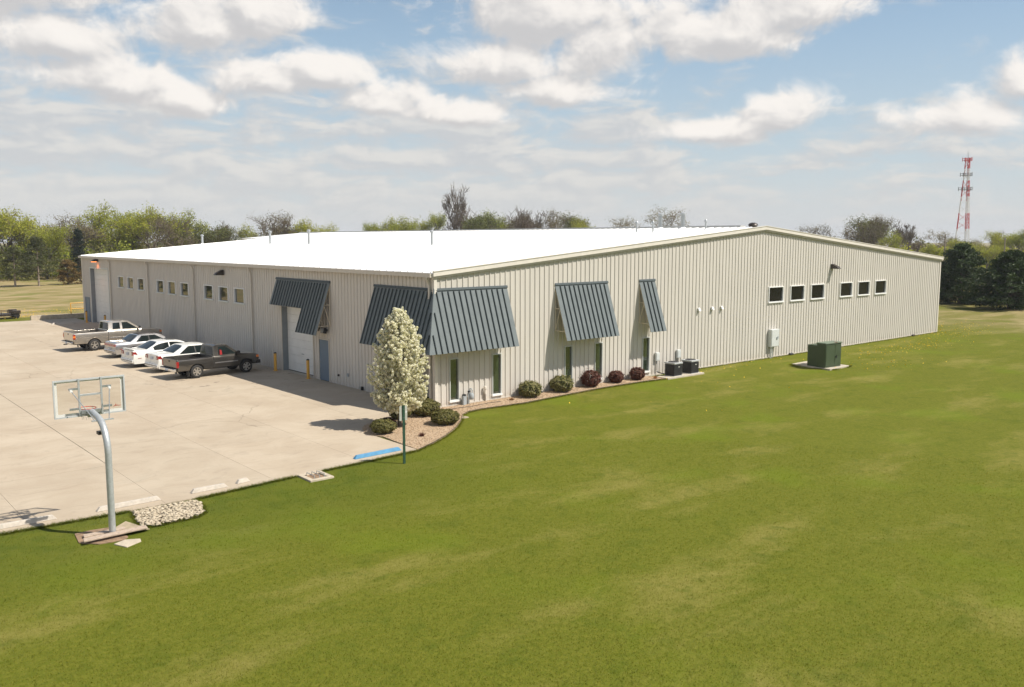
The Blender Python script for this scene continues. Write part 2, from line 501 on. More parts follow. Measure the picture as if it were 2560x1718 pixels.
def np_mesh(name, V, F, m, parent=None):
    # V (n,3), F (k,s) constant size polygons
    me = bpy.data.meshes.new(name)
    V = np.asarray(V, dtype=np.float32)
    F = np.asarray(F, dtype=np.int32)
    k, s = F.shape
    me.vertices.add(len(V))
    me.vertices.foreach_set('co', V.ravel())
    me.loops.add(k * s)
    me.loops.foreach_set('vertex_index', F.ravel())
    me.polygons.add(k)
    me.polygons.foreach_set('loop_start', np.arange(k, dtype=np.int32) * s)
    me.update(calc_edges=True)
    me.validate()
    me.materials.append(M[m] if isinstance(m, str) else m)
    return link(bpy.data.objects.new(name, me), parent)

class MB:
    def __init__(s):
        s.v, s.f = [], []
    def add(s, v, f):
        k = len(s.v)
        s.v += [tuple(p) for p in v]
        s.f += [tuple(i + k for i in q) for q in f]
        return s
    def box(s, x0, x1, y0, y1, z0, z1):
        return s.add([(x0, y0, z0), (x1, y0, z0), (x1, y1, z0), (x0, y1, z0), (x0, y0, z1), (x1, y0, z1), (x1, y1, z1), (x0, y1, z1)],
                     [(3, 2, 1, 0), (4, 5, 6, 7), (0, 1, 5, 4), (1, 2, 6, 5), (2, 3, 7, 6), (3, 0, 4, 7)])
    def hexa(s, lo, hi):
        return s.add(list(lo) + list(hi), [(3, 2, 1, 0), (4, 5, 6, 7), (0, 1, 5, 4), (1, 2, 6, 5), (2, 3, 7, 6), (3, 0, 4, 7)])
    def tube(s, a, b, r0, r1=None, n=8, caps=True):
        r1 = r0 if r1 is None else r1
        a, b = Vector(a), Vector(b)
        d = (b - a).normalized()
        h = Vector((0, 0, 1)) if abs(d.z) < .9 else Vector((1, 0, 0))
        u = d.cross(h).normalized()
        w = d.cross(u)
        v = []
        for c, r in ((a, r0), (b, r1)):
            for i in range(n):
                t = 2 * math.pi * i / n
                v.append(c + u * math.cos(t) * r + w * math.sin(t) * r)
        f = [(i, (i + 1) % n, n + (i + 1) % n, n + i) for i in range(n)]
        if caps:
            f += [tuple(reversed(range(n))), tuple(range(n, 2 * n))]
        return s.add(v, f)
    def path(s, pts, r, n=10, radii=None):
        pts = [Vector(p) for p in pts]
        rings = []
        up = None
        for i, p in enumerate(pts):
            d = (pts[min(i + 1, len(pts) - 1)] - pts[max(i - 1, 0)]).normalized()
            if up is None:
                h = Vector((1, 0, 0)) if abs(d.x) < .9 else Vector((0, 1, 0))
                up = (h - d * h.dot(d)).normalized()
            up = (up - d * up.dot(d)).normalized()
            w = d.cross(up)
            rr = radii[i] if radii else r
            rings.append([p + up * math.cos(2 * math.pi * k / n) * rr + w * math.sin(2 * math.pi * k / n) * rr for k in range(n)])
        v = [q for g in rings for q in g]
        f = []
        for i in range(len(rings) - 1):
            for k in range(n):
                f.append((i * n + k, i * n + (k + 1) % n, (i + 1) * n + (k + 1) % n, (i + 1) * n + k))
        f += [tuple(reversed(range(n))), tuple(range((len(rings) - 1) * n, len(rings) * n))]
        return s.add(v, f)
    def lathe(s, prof, axis='z', n=20, c=(0, 0, 0)):
        v, f = [], []
        for r, h in prof:
            for k in range(n):
                t = 2 * math.pi * k / n
                p = (r * math.cos(t), r * math.sin(t), h) if axis == 'z' else (r * math.cos(t), h, r * math.sin(t))
                v.append((p[0] + c[0], p[1] + c[1], p[2] + c[2]))
        for i in range(len(prof) - 1):
            for k in range(n):
                q = (i * n + k, i * n + (k + 1) % n, (i + 1) * n + (k + 1) % n, (i + 1) * n + k)
                f.append(q if axis == 'z' else tuple(reversed(q)))
        return s.add(v, f)
    def prism(s, poly, z0, z1):
        n = len(poly)
        v = [(x, y, z0) for x, y in poly] + [(x, y, z1) for x, y in poly]
        f = [tuple(reversed(range(n))), tuple(range(n, 2 * n))] + [(i, (i + 1) % n, n + (i + 1) % n, n + i) for i in range(n)]
        return s.add(v, f)
    def build(s, name, m, parent=None, smooth=False, loc=None, bevel=0.0):
        o = raw(name, s.v, s.f, m, parent, False, loc)
        if smooth:
            o.data.polygons.foreach_set('use_smooth', [True] * len(o.data.polygons))
            o.data.set_sharp_from_angle(angle=R(40))
        if bevel:
            b = o.modifiers.new('bevel', 'BEVEL')
            b.width = bevel
            b.segments = 2
            b.limit_method = 'ANGLE'
        return o

def box(name, m, parent, x0, x1, y0, y1, z0, z1, bevel=0.0):
    return MB().box(x0, x1, y0, y1, z0, z1).build(name, m, parent, bevel=bevel)

def dup(src, parent=None, loc=None):
    c = src.copy()
    COL.objects.link(c)
    if parent is not None:
        c.parent = parent
    if loc is not None:
        c.location = loc
    return c

def copy_tree(o, parent=None):
    c = o.copy()
    COL.objects.link(c)
    c.parent = parent
    for ch in list(o.children):
        copy_tree(ch, c)
    return c

# ================================================================== SETTING
# ground sheet (grid, finer near the yard, with gentle unevenness away from the lot)
def ground():
    xs = sorted(set([-2500, -1500, -600, -300, -150, -80] + list(range(-60, 121, 4)) + [150, 200, 280, 400, 700, 1500, 2500]))
    ys = sorted(set([-2500, -1500, -600, -200, -80] + list(range(-48, 101, 4)) + [130, 160, 200, 260, 400, 700, 1500, 2500]))
    v, f = [], []
    for y in ys:
        for x in xs:
            z = -.035
            if x > 62 and -20 < y < 60:
                z += .16 * math.sin(x * .33) * math.sin(y * .41 + .7)
            v.append((x, y, z))
    nx = len(xs)
    for j in range(len(ys) - 1):
        for i in range(nx - 1):
            a = j * nx + i
            f.append((a, a + 1, a + 1 + nx, a + nx))
    return tag(raw('ground', v, f, 'turf', smooth=True), kind='structure')
ground()

# concrete lot: slabs with open joints over a dark base
def conc_edge(x):
    pts = [(-40, -6.45), (-18.6, -6.54), (-16, -6.68), (-13.7, -6.78), (-10.7, -6.44), (-7.4, -6.25), (-5.1, -6.06)]
    return float(np.interp(x, [p[0] for p in pts], [p[1] for p in pts]))
lot = MB().prism([(-28, -6.35), (-15, -6.5), (-5.15, -5.95), (-5.15, -2.5), (-.02, -2.5), (-.02, 60.9), (-28, 60.9)], -.16, -.012).build('parking_lot', 'joint')
tag(lot, kind='structure')
XL = [-28, -24.9, -21.4, -17.9, -14.42, -10.9, -7.42, -3.75, -.03]
YL = [-6.5, -1.05, 4.3, 9.6, 14.9, 20.2, 25.5, 30.8, 36.1, 41.4, 46.7, 52.0, 57.3, 60.95]
g = .004
for i in range(len(XL) - 1):
    for j in range(len(YL) - 1):
        x0, x1, y0, y1 = XL[i] + g, XL[i + 1] - g, YL[j] + g, YL[j + 1] - g
        if i == 4 and j > 0:
            x0 += .014
        if i == 3 and j == 0:
            y1 -= .012
        if j == 0:
            if i == 7:
                poly = [(x0, -2.55), (x1, -2.55), (x1, y1), (x0, y1)]
            elif i == 6:
                poly = [(x0, conc_edge(x0)), (-5.1, -6.06), (-5.1, -2.6), (x1, -2.6), (x1, y1), (x0, y1)]
            else:
                xm = (x0 + x1) / 2
                poly = [(x0, conc_edge(x0)), (xm, conc_edge(xm)), (x1, conc_edge(x1)), (x1, y1), (x0, y1)]
        else:
            poly = [(x0, y0), (x1, y0), (x1, y1), (x0, y1)]
        MB().prism(poly, -.1, 0).build('concrete_slab', 'concrete', lot)

# ================================================================== BUILDING
LX, LY, EV, PK = 51.447, 57.643, 6.1, 8.374
bld = thing('metal_building', 'long beige ribbed metal warehouse with white gabled roof and blue awnings', 'building')
def hgt(x):
    return EV + (PK - EV) * (1 - abs(x - LX / 2) / (LX / 2))
# openings (u0, u1, z0, z1)
NARW = [(.82, 1.30, .26, 2.18), (3.36, 3.86, .26, 2.18), (8.18, 8.68, .30, 2.18), (10.40, 10.92, .30, 2.18), (14.23, 14.76, .30, 2.18)]
SQW = [(26.5, 28.1, 3.66, 4.58), (29.05, 30.65, 3.66, 4.58), (31.6, 33.2, 3.66, 4.58), (35.46, 37.06, 3.66, 4.58), (38.0, 39.6, 3.66, 4.58), (40.55, 42.15, 3.66, 4.58)]
LSQ = [(a - 1.46, a, 3.68, 4.56) for a in (46.48, 43.93, 41.33, 36.78, 34.25, 31.66, 27.18, 24.62, 22.09)]
DOORS_L = [(11.62, 15.44, 0, 3.82), (49.42, 55.02, 0, 5.06)]
MAN_L = [(9.82, 10.9, 0, 2.26), (55.75, 57.0, 0, 2.26)]
ENTRY = [(.36, 3.1, 0, 2.36)]

def wall_sheet(name, m, place, length, top, ops, breaks=()):
    us = sorted(set([0, length] + list(breaks) + [o[0] for o in ops] + [o[1] for o in ops]))
    v, f = [], []
    for a, b in zip(us[:-1], us[1:]):
        zz = sorted([(o[2], o[3]) for o in ops if o[0] <= a + 1e-6 and o[1] >= b - 1e-6])
        z = -.06
        spans = []
        for lo, hi in zz:
            if lo > z + .06:
                spans.append((z, z, lo, lo))
            z = hi
        spans.append((z, z, top(a), top(b)))
        for za0, zb0, za1, zb1 in spans:
            k = len(v)
            v += [place(a, za0), place(b, zb0), place(b, zb1), place(a, za1)]
            f.append((k, k + 1, k + 2, k + 3))
    return raw(name, v, f, m, bld)

gw = wall_sheet('gable_wall', 'wall_x', lambda u, z: (u, 0, z), LX, hgt, NARW + SQW, (LX / 2,))
ew = wall_sheet('eave_wall', 'wall_y', lambda u, z: (0, LY - u, z), LY, lambda u: EV, [(LY - b, LY - a, c, d) for a, b, c, d in LSQ + DOORS_L + MAN_L + ENTRY])
raw('rear_wall', [(0, LY, -.05), (LX, LY, -.05), (LX, LY, EV), (LX / 2, LY, PK), (0, LY, EV)], [(4, 3, 2, 1, 0)], 'wall_x', bld)
raw('side_wall', [(LX, 0, -.05), (LX, LY, -.05), (LX, LY, EV), (LX, 0, EV)], [(0, 1, 2, 3)], 'wall_y', bld)

def rib_segments(u, top, ops, frame=.09):
    segs, z = [], -.02
    for o in sorted([o for o in ops if o[0] - frame - .03 < u < o[1] + frame + .03], key=lambda o: o[2]):
        lo, hi = o[2] - frame, o[3] + frame
        if lo > z + .05:
            segs.append((z, lo))
        z = max(z, hi)
    segs.append((z, top))
    return segs
RIBP = [(-.042, 0.002), (-.024, -.034), (.024, -.034), (.042, .002)]
nr = int((LX - .05) / .3204)
for k in range(1, nr + 1):
    u = .03 + .3204 * k
    if u > LX - .1:
        break
    mb = MB()
    for z0, z1 in rib_segments(u, hgt(u) - .02, NARW + SQW):
        v = [(a, d, z0) for a, d in RIBP] + [(a, d, z1) for a, d in RIBP]
        mb.add(v, [(0, 1, 5, 4), (1, 2, 6, 5), (2, 3, 7, 6), (3, 2, 1, 0), (4, 5, 6, 7)])
    mb.build('rib', 'wall_x', gw, loc=(u, 0, 0))
for k in range(1, 180):
    u = .03 + .3204 * k
    if u > LY - .1:
        break
    if ENTRY[0][0] < u < ENTRY[0][1] or any(a - .12 < u < b + .12 for a, b, _, d in MAN_L + DOORS_L) or True:
        mb = MB()
        for z0, z1 in rib_segments(u, EV - .02, LSQ + DOORS_L + MAN_L + ENTRY):
            v = [(d, -a, z0) for a, d in RIBP] + [(d, -a, z1) for a, d in RIBP]
            mb.add(v, [(0, 1, 5, 4), (1, 2, 6, 5), (2, 3, 7, 6), (3, 2, 1, 0), (4, 5, 6, 7)])
        mb.build('rib', 'wall_y', ew, loc=(0, u, 0))

# windows
def window_x(a, b, z0, z1, glass, fm='white', t=.05):
    f = MB()
    y0, y1 = -.065, .05
    f.box(a - t, a, y0, y1, z0, z1).box(b, b + t, y0, y1, z0, z1).box(a - t, b + t, y0 - .006, y1, z1, z1 + t)
    w = f.build('window', fm, bld)
    MB().box(a - t - .03, b + t + .03, -.10, .05, z0 - .085, z0).build('sill', 'white', w)
    raw('pane', [(a, .035, z0), (b, .035, z0), (b, .035, z1), (a, .035, z1)], [(0, 1, 2, 3)], glass, w)
    return w
for o in NARW:
    window_x(*o, 'glassgreen', 'box', .035)
for o in SQW:
    window_x(*o, 'glassdark')
for a, b, z0, z1 in LSQ:
    t = .055
    f = MB().box(-.065, .05, a - t, a, z0, z1).box(-.065, .05, b, b + t, z0, z1).box(-.071, .05, a - t, b + t, z1, z1 + t)
    w = f.build('window', 'white', bld)
    MB().box(-.10, .05, a - t - .03, b + t + .03, z0 - .085, z0).build('sill', 'box', w)
    tl = random.Random(int(a * 10)).uniform(-.006, .006)
    raw('pane', [(.03, b, z0), (.03 + tl, a, z0), (.03 + tl, a, z1), (.03, b, z1)], [(0, 1, 2, 3)], 'glassmir', w)

# overhead doors, set back in a grey jamb
for di, (a, b, z0, z1) in enumerate(DOORS_L):
    dep = .34
    d = MB()
    d.box(0.004, dep + .1, b - .012, b + .0, 0, z1).box(0.004, dep + .1, a, a + .012, 0, z1).box(.004, dep + .1, a, b, z1 - .012, z1)
    dr = d.build('overhead_door', 'jamb', bld)
    MB().box(-.045, .0, b + .001, b + .10, 0, z1 + .10).box(-.045, .0, a - .10, a - .001, 0, z1 + .10).box(-.05, .0, a - .001, b + .001, z1 + .001, z1 + .101).build('door_trim', 'trim2' if di == 0 else 'box', dr)
    n = 8 if di == 0 else 10
    hs = (z1 - .04) / n
    for k in range(n):
        p = MB()
        zz = .03 + k * hs
        p.box(dep, dep + .04, a + .014, b - .014, zz + .006, zz + hs - .006)
        for q in (.3, .68):
            p.box(dep - .012, dep + .001, a + .05, b - .05, zz + hs * q, zz + hs * q + hs * .10)
        p.build('door_panel', 'doorwhite', dr)
    box('threshold', 'padconc', dr, .004, dep + .1, a + .013, b - .013, -.05, -.002)
    box('door_seal', 'black', dr, dep - .005, dep + .03, a + .014, b - .014, 0.001, .03)
    MB().box(dep - .05, dep - .013, (a + b) / 2 - .12, (a + b) / 2 + .12, 1.1, 1.14).build('lift_handle', 'galv', dr)
for a, b, z0, z1 in MAN_L:
    d = MB().box(-.05, .06, a - .06, a, 0, z1 + .06).box(-.05, .06, b, b + .06, 0, z1 + .06).box(-.055, .06, a, b, z1, z1 + .06).build('entry_door', 'trim2' if a < 20 else 'bluedoor', bld)
    box('door_leaf', 'bluedoor', d, -.012, .04, a + .004, b - .004, .012, z1 - .004)
    MB().tube((-.012, b - .1, 1.02), (-.08, b - .1, 1.02), .016).tube((-.08, b - .1, 1.02), (-.08, b - .24, 1.02), .014).build('door_handle', 'chrome', d)
    MB().box(-.025, -.012, a + .004, a + .05, .3, .42).box(-.025, -.012, a + .004, a + .05, 1.7, 1.82).build('hinge', 'bluedoor', d)
# recessed corner entrance behind the blossoming tree
a, b, z0, z1 = ENTRY[0]
en = MB().box(.004, 1.4, a - .02, a - .004, 0, z1).box(.004, 1.4, b + .004, b + .02, 0, z1).box(.004, 1.4, a, b, z1 - .0, z1 + .02).box(1.4, 1.42, a, b, 0, z1).build('entrance_recess', 'trim2', bld)
MB().box(-.05, .0, a - .09, a - .001, 0, z1 + .09).box(-.05, 0, b + .001, b + .09, 0, z1 + .09).box(-.055, 0, a - .001, b + .001, z1 + .001, z1 + .09).build('entrance_trim', 'white', en)
gd = MB().box(1.34, 1.39, .62, .70, .01, 2.2).box(1.34, 1.39, 1.58, 1.66, .01, 2.2).box(1.345, 1.39, .70, 1.58, 2.12, 2.2).box(1.345, 1.39, .70, 1.58, .01, .2).build('glass_door', 'bronze', en)

# roof: two slopes, seams on the visible one, an offset rear bay
k = (PK - EV) / (LX / 2)
def rz(x):
    return EV + .10 + k * (x if x < LX / 2 else LX - x)
OH = .16
X2 = 18.3
YE = LY + 5.6
rf = MB()
rf.add([(-OH, -.10, rz(-OH)), (LX / 2, -.10, rz(LX / 2)), (LX / 2, LY + .1, rz(LX / 2)), (-OH, LY + .1, rz(-OH)),
        (-OH, -.10, rz(-OH) - .05), (LX / 2, -.10, rz(LX / 2) - .05), (LX / 2, LY + .1, rz(LX / 2) - .05), (-OH, LY + .1, rz(-OH) - .05)],
       [(0, 1, 2, 3), (7, 6, 5, 4), (0, 4, 5, 1), (2, 6, 7, 3), (0, 3, 7, 4)])
roof = rf.build('roof', 'roof', bld)
raw('roof_far_slope', [(LX / 2, -.1, rz(LX / 2)), (LX + OH, -.1, rz(LX + OH)), (LX + OH, LY + .1, rz(LX + OH)), (LX / 2, LY + .1, rz(LX / 2))], [(0, 1, 2, 3)], 'roof', bld)
ext = MB()
ext.hexa([(X2, LY + .1, 0), (LX / 2 + 8, LY + .1, 0), (LX / 2 + 8, YE, 0), (X2, YE, 0)], [(X2, LY + .1, rz(X2) - .02), (LX / 2 + 8, LY + .1, rz(LX / 2) - .75), (LX / 2 + 8, YE, rz(LX / 2) - .75), (X2, YE, rz(X2) - .02)])
ext.build('rear_bay', 'wall_y', bld)
raw('rear_bay_roof', [(X2 - .15, LY + .1, rz(X2 - .15) + .03), (LX / 2, LY + .1, rz(LX / 2) + .03), (LX / 2, YE + .1, rz(LX / 2) + .03), (X2 - .15, YE + .1, rz(X2 - .15) + .03),
                      (LX / 2 + 8, LY + .1, rz(LX / 2) - .7), (LX / 2 + 8, YE + .1, rz(LX / 2) - .7)], [(0, 1, 2, 3), (1, 4, 5, 2)], 'roof', bld)
L2 = math.hypot(LX / 2 + OH, rz(LX / 2) - rz(-OH))
seam = None
ang = math.atan(k)
for i in range(95):
    y = .05 + i * .608
    if seam is None:
        seam = MB().add([(0, -.045, .002), (0, -.02, .055), (0, .02, .055), (0, .045, .002), (L2 - .2, -.045, .002), (L2 - .2, -.02, .055), (L2 - .2, .02, .055), (L2 - .2, .045, .002)],
                        [(0, 1, 5, 4), (1, 2, 6, 5), (2, 3, 7, 6), (3, 2, 1, 0), (4, 5, 6, 7)]).build('seam', 'roof', roof)
        s = seam
    else:
        s = dup(seam, roof)
    s.location = (-OH, y, rz(-OH))
    s.rotation_euler = (0, -ang, 0)
# ridge vent in lengths
for i in range(19):
    y0 = 1.6 + i * 3.25
    mbv = MB().hexa([(LX / 2 - .32, y0, rz(LX / 2) - .02), (LX / 2 + .32, y0, rz(LX / 2) - .02), (LX / 2 + .32, y0 + 3.23, rz(LX / 2) - .02), (LX / 2 - .32, y0 + 3.23, rz(LX / 2) - .02)],
                    [(LX / 2 - .22, y0, rz(LX / 2) + .13), (LX / 2 + .22, y0, rz(LX / 2) + .13), (LX / 2 + .22, y0 + 3.23, rz(LX / 2) + .13), (LX / 2 - .22, y0 + 3.23, rz(LX / 2) + .13)])
    mbv.build('ridge_vent', 'ventcap', roof)
# rake trim along both gable slopes, gutter along the eave, corner trims
for s in (0, 1):
    xa, xb = (-OH, LX / 2) if s == 0 else (LX / 2, LX + OH)
    za, zb = rz(xa), rz(xb)
    for nm, dy0, dy1, o0, o1, mm in (('rake_trim', -.19, -.101, -.16, .045, 'trim'), ('rake_cap', -.215, -.085, .046, .085, 'trim'), ('rake_soffit', -.12, -.04, -.26, -.161, 'trim2')):
        MB().hexa([(xa, dy0, za + o0), (xb, dy0, zb + o0), (xb, dy1, zb + o0), (xa, dy1, za + o0)], [(xa, dy0, za + o1), (xb, dy0, zb + o1), (xb, dy1, zb + o1), (xa, dy1, za + o1)]).build(nm, mm, bld)
MB().box(-OH - .14, -OH - .001, -.10, LY + .1, EV - .12, EV + .045).box(-OH - .16, -OH - .12, -.10, LY + .1, EV + .046, EV + .066).build('gutter', 'trim2', bld)
MB().box(LX + OH + .001, LX + OH + .14, -.10, LY + .1, EV - .12, EV + .045).build('gutter', 'trim2', bld)
MB().box(-.06, .10, -.075, -.003, 0, EV - .13).box(-.075, -.003, -.003, .10, 0, EV - .13).build('corner_trim', 'trim', bld)
MB().box(LX - .12, LX + .05, -.06, -.003, 0, EV - .13).build('corner_trim', 'trim', bld)
MB().box(-.06, -.003, LY - .14, LY + .05, 0, EV - .13).build('corner_trim', 'trim', bld)
# base flashing
MB().box(.1, LX - .12, -.046, -.003, -.03, .05).build('base_trim', 'trim2', bld)
# downspouts
def downspout(y, z0=0.05, bend=True):
    mbd = MB()
    mbd.box(-.155, -.055, y - .055, y + .055, z0, EV - .46)
    mbd.hexa([(-.155, y - .055, EV - .46), (-.055, y - .055, EV - .46), (-.055, y + .055, EV - .46), (-.155, y + .055, EV - .46)],
             [(-.285, y - .055, EV - .22), (-.185, y - .055, EV - .22), (-.185, y + .055, EV - .22), (-.285, y + .055, EV - .22)])
    mbd.box(-.285, -.185, y - .055, y + .055, EV - .22, EV - .119)
    d = mbd.build('downspout', 'trim2', bld)
    for zz in (1.2, 3.2, 5.0):
        if zz > z0:
            MB().box(-.165, -.045, y - .07, y + .07, zz, zz + .04).build('strap', 'trim2', d)
for y in (19.35, 28.95, 38.6, 48.55):
    downspout(y)
downspout(.22)

# ================================================================== AWNINGS
AT, AB, AD = 5.47, 2.62, .95
def slope(d):
    return AT + (AB - AT) * d / AD
def awn_panel(mb, P, d0=0.0, t=.02):
    # P: list of (u, d) in awning coordinates -> thin plate
    pass
nrm = Vector((0, -(AT - AB), AD)).normalized()   # outward normal of a gable-side awning, (x, y, z)
def gp(u, d, off=0.0):
    return (u + 0, -d + nrm.y * off, slope(d) + nrm.z * off)
def ep(u, d, off=0.0):
    return (-d + nrm.y * off, u, slope(d) + nrm.z * off)
def sheet(name, m, fn, poly, parent, t0=0.0, t1=-.02):
    n = len(poly)
    v = [fn(u, d, t0) for u, d in poly] + [fn(u, d, t1) for u, d in poly]
    f = [tuple(range(n)), tuple(reversed(range(n, 2 * n)))] + [(i, n + i, n + (i + 1) % n, (i + 1) % n) for i in range(n)]
    o = raw(name, v, f, m, parent)
    bm = bmesh.new()
    bm.from_mesh(o.data)
    bmesh.ops.recalc_face_normals(bm, faces=bm.faces)
    bm.to_mesh(o.data)
    bm.free()
    return o
def seam_on(fn, u, d0, d1, parent, w=.024, h=.065):
    v = [fn(u + a, d, o) for d in (d0, d1) for a, o in ((-w, .001), (-w * .6, h), (w * .6, h), (w, .001))]
    return raw('seam', v, [(0, 1, 5, 4), (1, 2, 6, 5), (2, 3, 7, 6), (3, 2, 1, 0), (4, 5, 6, 7)], 'awnrib', parent)
def side_frame(fn, u, parent, dmax=AD):
    mb = MB()
    r = .022
    W0 = lambda z: fn(u, .045, 0)[:2] + (z,)
    def dz(z):
        return (AT - z) / (AT - AB) * AD
    S = lambda z: fn(u, dz(z), -.05)
    zb = slope(dmax)
    mb.tube(S(AT - .12), S(zb + .03), r, n=6)
    if dmax > .8:
        mb.tube(W0(AT - .2), W0(3.05), r, n=6)
        mb.tube(W0(4.21), S(4.21), r * .85, n=6).tube(W0(3.08), S(3.08), r * .85, n=6).tube(W0(3.1), S(4.18), r * .85, n=6)
    else:
        mb.tube(W0(zb + .15), S(zb + .15), r * .85, n=6)
    return mb.build('side_frame', 'cream', parent)

def gable_awning(u0, u1, label):
    t = thing('awning', label, 'awning', group='blue metal awnings')
    sheet('roof_panel', 'awn', gp, [(u0, 0.02), (u1, .02), (u1, AD), (u0, AD)], t)
    sheet('underside', 'awnunder', gp, [(u0 + .02, .04), (u1 - .02, .04), (u1 - .02, AD - .02), (u0 + .02, AD - .02)], t, -.024, -.03)
    n = round((u1 - u0) / .322)
    for i in range(1, n):
        seam_on(gp, u0 + (u1 - u0) * i / n, .05, AD, t)
    sheet('head_flashing', 'awnrib', gp, [(u0 - .02, 0.0), (u1 + .02, 0.0), (u1 + .02, .035), (u0 - .02, .035)], t, .05, -.02)
    side_frame(gp, u0 + .04, t)
    side_frame(gp, u1 - .04, t)
    if u1 - u0 > 2:
        side_frame(gp, (u0 + u1) / 2, t)
    return t
gable_awning(7.44, 11.30, 'wide blue ribbed metal awning above two narrow windows, standing alone on gable wall')
gable_awning(13.83, 15.16, 'narrowest blue ribbed metal awning, above a single slim window near the condensers')
# wrap-round corner awning
t = thing('corner_awning', 'blue ribbed metal awning wrapping the near building corner behind the blossoming tree', 'awning', group='blue metal awnings')
UA, UB = 4.26, 5.05
sheet('roof_panel', 'awn', gp, [(-.02, .02), (UA, .02), (UA, AD), (-AD, AD)], t)
sheet('roof_panel', 'awn', ep, [(-AD, AD), (UB, AD), (UB, .02), (-.02, .02)], t)
sheet('underside', 'awnunder', gp, [(0.02, .06), (UA - .02, .06), (UA - .02, AD - .03), (-AD + .06, AD - .03)], t, -.024, -.03)
sheet('underside', 'awnunder', ep, [(-AD + .06, AD - .03), (UB - .02, AD - .03), (UB - .02, .06), (0.02, .06)], t, -.024, -.03)
for fn, U in ((gp, UA), (ep, UB)):
    i = -2
    while True:
        u = .07 + i * .322
        if u > U - .1:
            break
        d0 = .05 if u > .05 else min(AD - .05, -u + .10)
        if u > -AD + .15:
            seam_on(fn, u, d0, AD, t)
        i += 1
    sheet('head_flashing', 'awnrib', fn, [(0.04, 0.0), (U + .02, 0.0), (U + .02, .035), (0.04, .035)], t, .05, -.02)
    side_frame(fn, U - .04, t)
MB().path([(-.03, -.03, AT + .01), (-AD * .5 - .02, -AD * .5 - .02, slope(AD * .5) + .02), (-AD - .02, -AD - .02, AB + .015)], .035, 6).build('hip_cap', 'awn', t)
# stepped awning above the overhead door and the entry door
t = thing('stepped_awning', 'blue ribbed metal awning with a stepped lower edge above the near overhead door', 'awning', group='blue metal awnings')
D1, Y0, Y1, YM = .52, 9.53, 15.96, 11.88
sheet('roof_panel', 'awn', ep, [(Y0, .02), (Y0, AD), (YM, AD), (YM, D1), (Y1, D1), (Y1, .02)], t)
sheet('underside', 'awnunder', ep, [(Y0 + .02, .05), (Y0 + .02, AD - .03), (YM - .02, AD - .03), (YM - .02, D1 - .02), (Y1 - .02, D1 - .02), (Y1 - .02, .05)], t, -.024, -.03)
n = 20
for i in range(1, n):
    u = Y0 + (Y1 - Y0) * i / n
    seam_on(ep, u, .05, AD if u < YM - .02 else D1, t)
sheet('head_flashing', 'awnrib', ep, [(Y0 - .02, 0.0), (Y0 - .02, .035), (Y1 + .02, .035), (Y1 + .02, 0.0)], t, .05, -.02)
side_frame(ep, Y0 + .05, t)
side_frame(ep, YM - .05, t)
side_frame(ep, Y1 - .05, t, D1)

# ================================================================== WALL FIXTURES
def wall_lamp(loc, rz_, label, lit=False):
    # cut-off wall pack: deep at the wall, nose sloping out and down, flat lens below (local +y points out of the wall)
    t = thing('wall_lamp', label, 'lamp', loc, rz_, 'wall lamps')
    MB().box(-.20, .20, .0, .06, -.16, .18).build('backplate', 'bronze', t, bevel=.01)
    MB().hexa([(-.22, .06, -.14), (.22, .06, -.14), (.17, .60, -.14), (-.17, .60, -.14)], [(-.19, .06, .19), (.19, .06, .19), (.15, .46, .0), (-.15, .46, .0)]).build('hood', 'bronze', t, bevel=.012)
    MB().box(-.15, .15, .14, .54, -.165, -.141).build('lens', 'orangeglow' if lit else 'clearlens', t)
    return t
wall_lamp((34.2, -.036, 5.80), math.pi, 'dark bronze wall lamp above the square windows on the sunlit gable wall')
wall_lamp((-.036, 23.85, 5.52), math.pi / 2, 'dark wall lamp above the nearest three square windows on the shaded wall')
wl = wall_lamp((-.036, 52.3, 5.86), math.pi / 2, 'lit dark wall lamp glowing orange above the far overhead door', True)
sp = bpy.data.objects.new('lamp_light', bpy.data.lights.new('lamp_light', 'SPOT'))
sp.data.energy = 30
sp.data.color = (1, .26, .08)
sp.data.spot_size = R(130)
sp.data.spot_blend = .6
sp.data.shadow_soft_size = .1
link(sp, wl)
sp.location = (0, .25, -.19)
# double flood lamp and speaker box beside the entry door
t = thing('flood_lamp', 'square black floodlight on the wall just above the near blue entry door', 'lamp', (0, 9.95, 2.80))
MB().box(-.10, -.04, -.07, .07, -.05, .07).build('mount', 'black', t)
MB().hexa([(-.16, -.17, -.16), (-.36, -.17, -.12), (-.36, .17, -.12), (-.16, .17, -.16)], [(-.12, -.17, .14), (-.30, -.17, .18), (-.30, .17, .18), (-.12, .17, .14)]).build('housing', 'black', t, bevel=.01)
MB().hexa([(-.362, -.13, -.10), (-.372, -.13, -.10), (-.372, .13, -.10), (-.362, .13, -.10)], [(-.306, -.13, .15), (-.316, -.13, .15), (-.316, .13, .15), (-.306, .13, .15)]).build('lens', 'meter', t)
t = thing('flood_lamp', 'small black floodlight tucked under the stepped awning next to the overhead door', 'lamp', (0, 10.85, 2.86))
MB().box(-.10, -.04, -.06, .06, -.05, .06).build('mount', 'black', t)
MB().hexa([(-.12, -.14, -.15), (-.32, -.14, -.12), (-.32, .14, -.12), (-.12, .14, -.15)], [(-.10, -.14, .15), (-.26, -.14, .18), (-.26, .14, .18), (-.10, .14, .15)]).build('housing', 'black', t, bevel=.01)

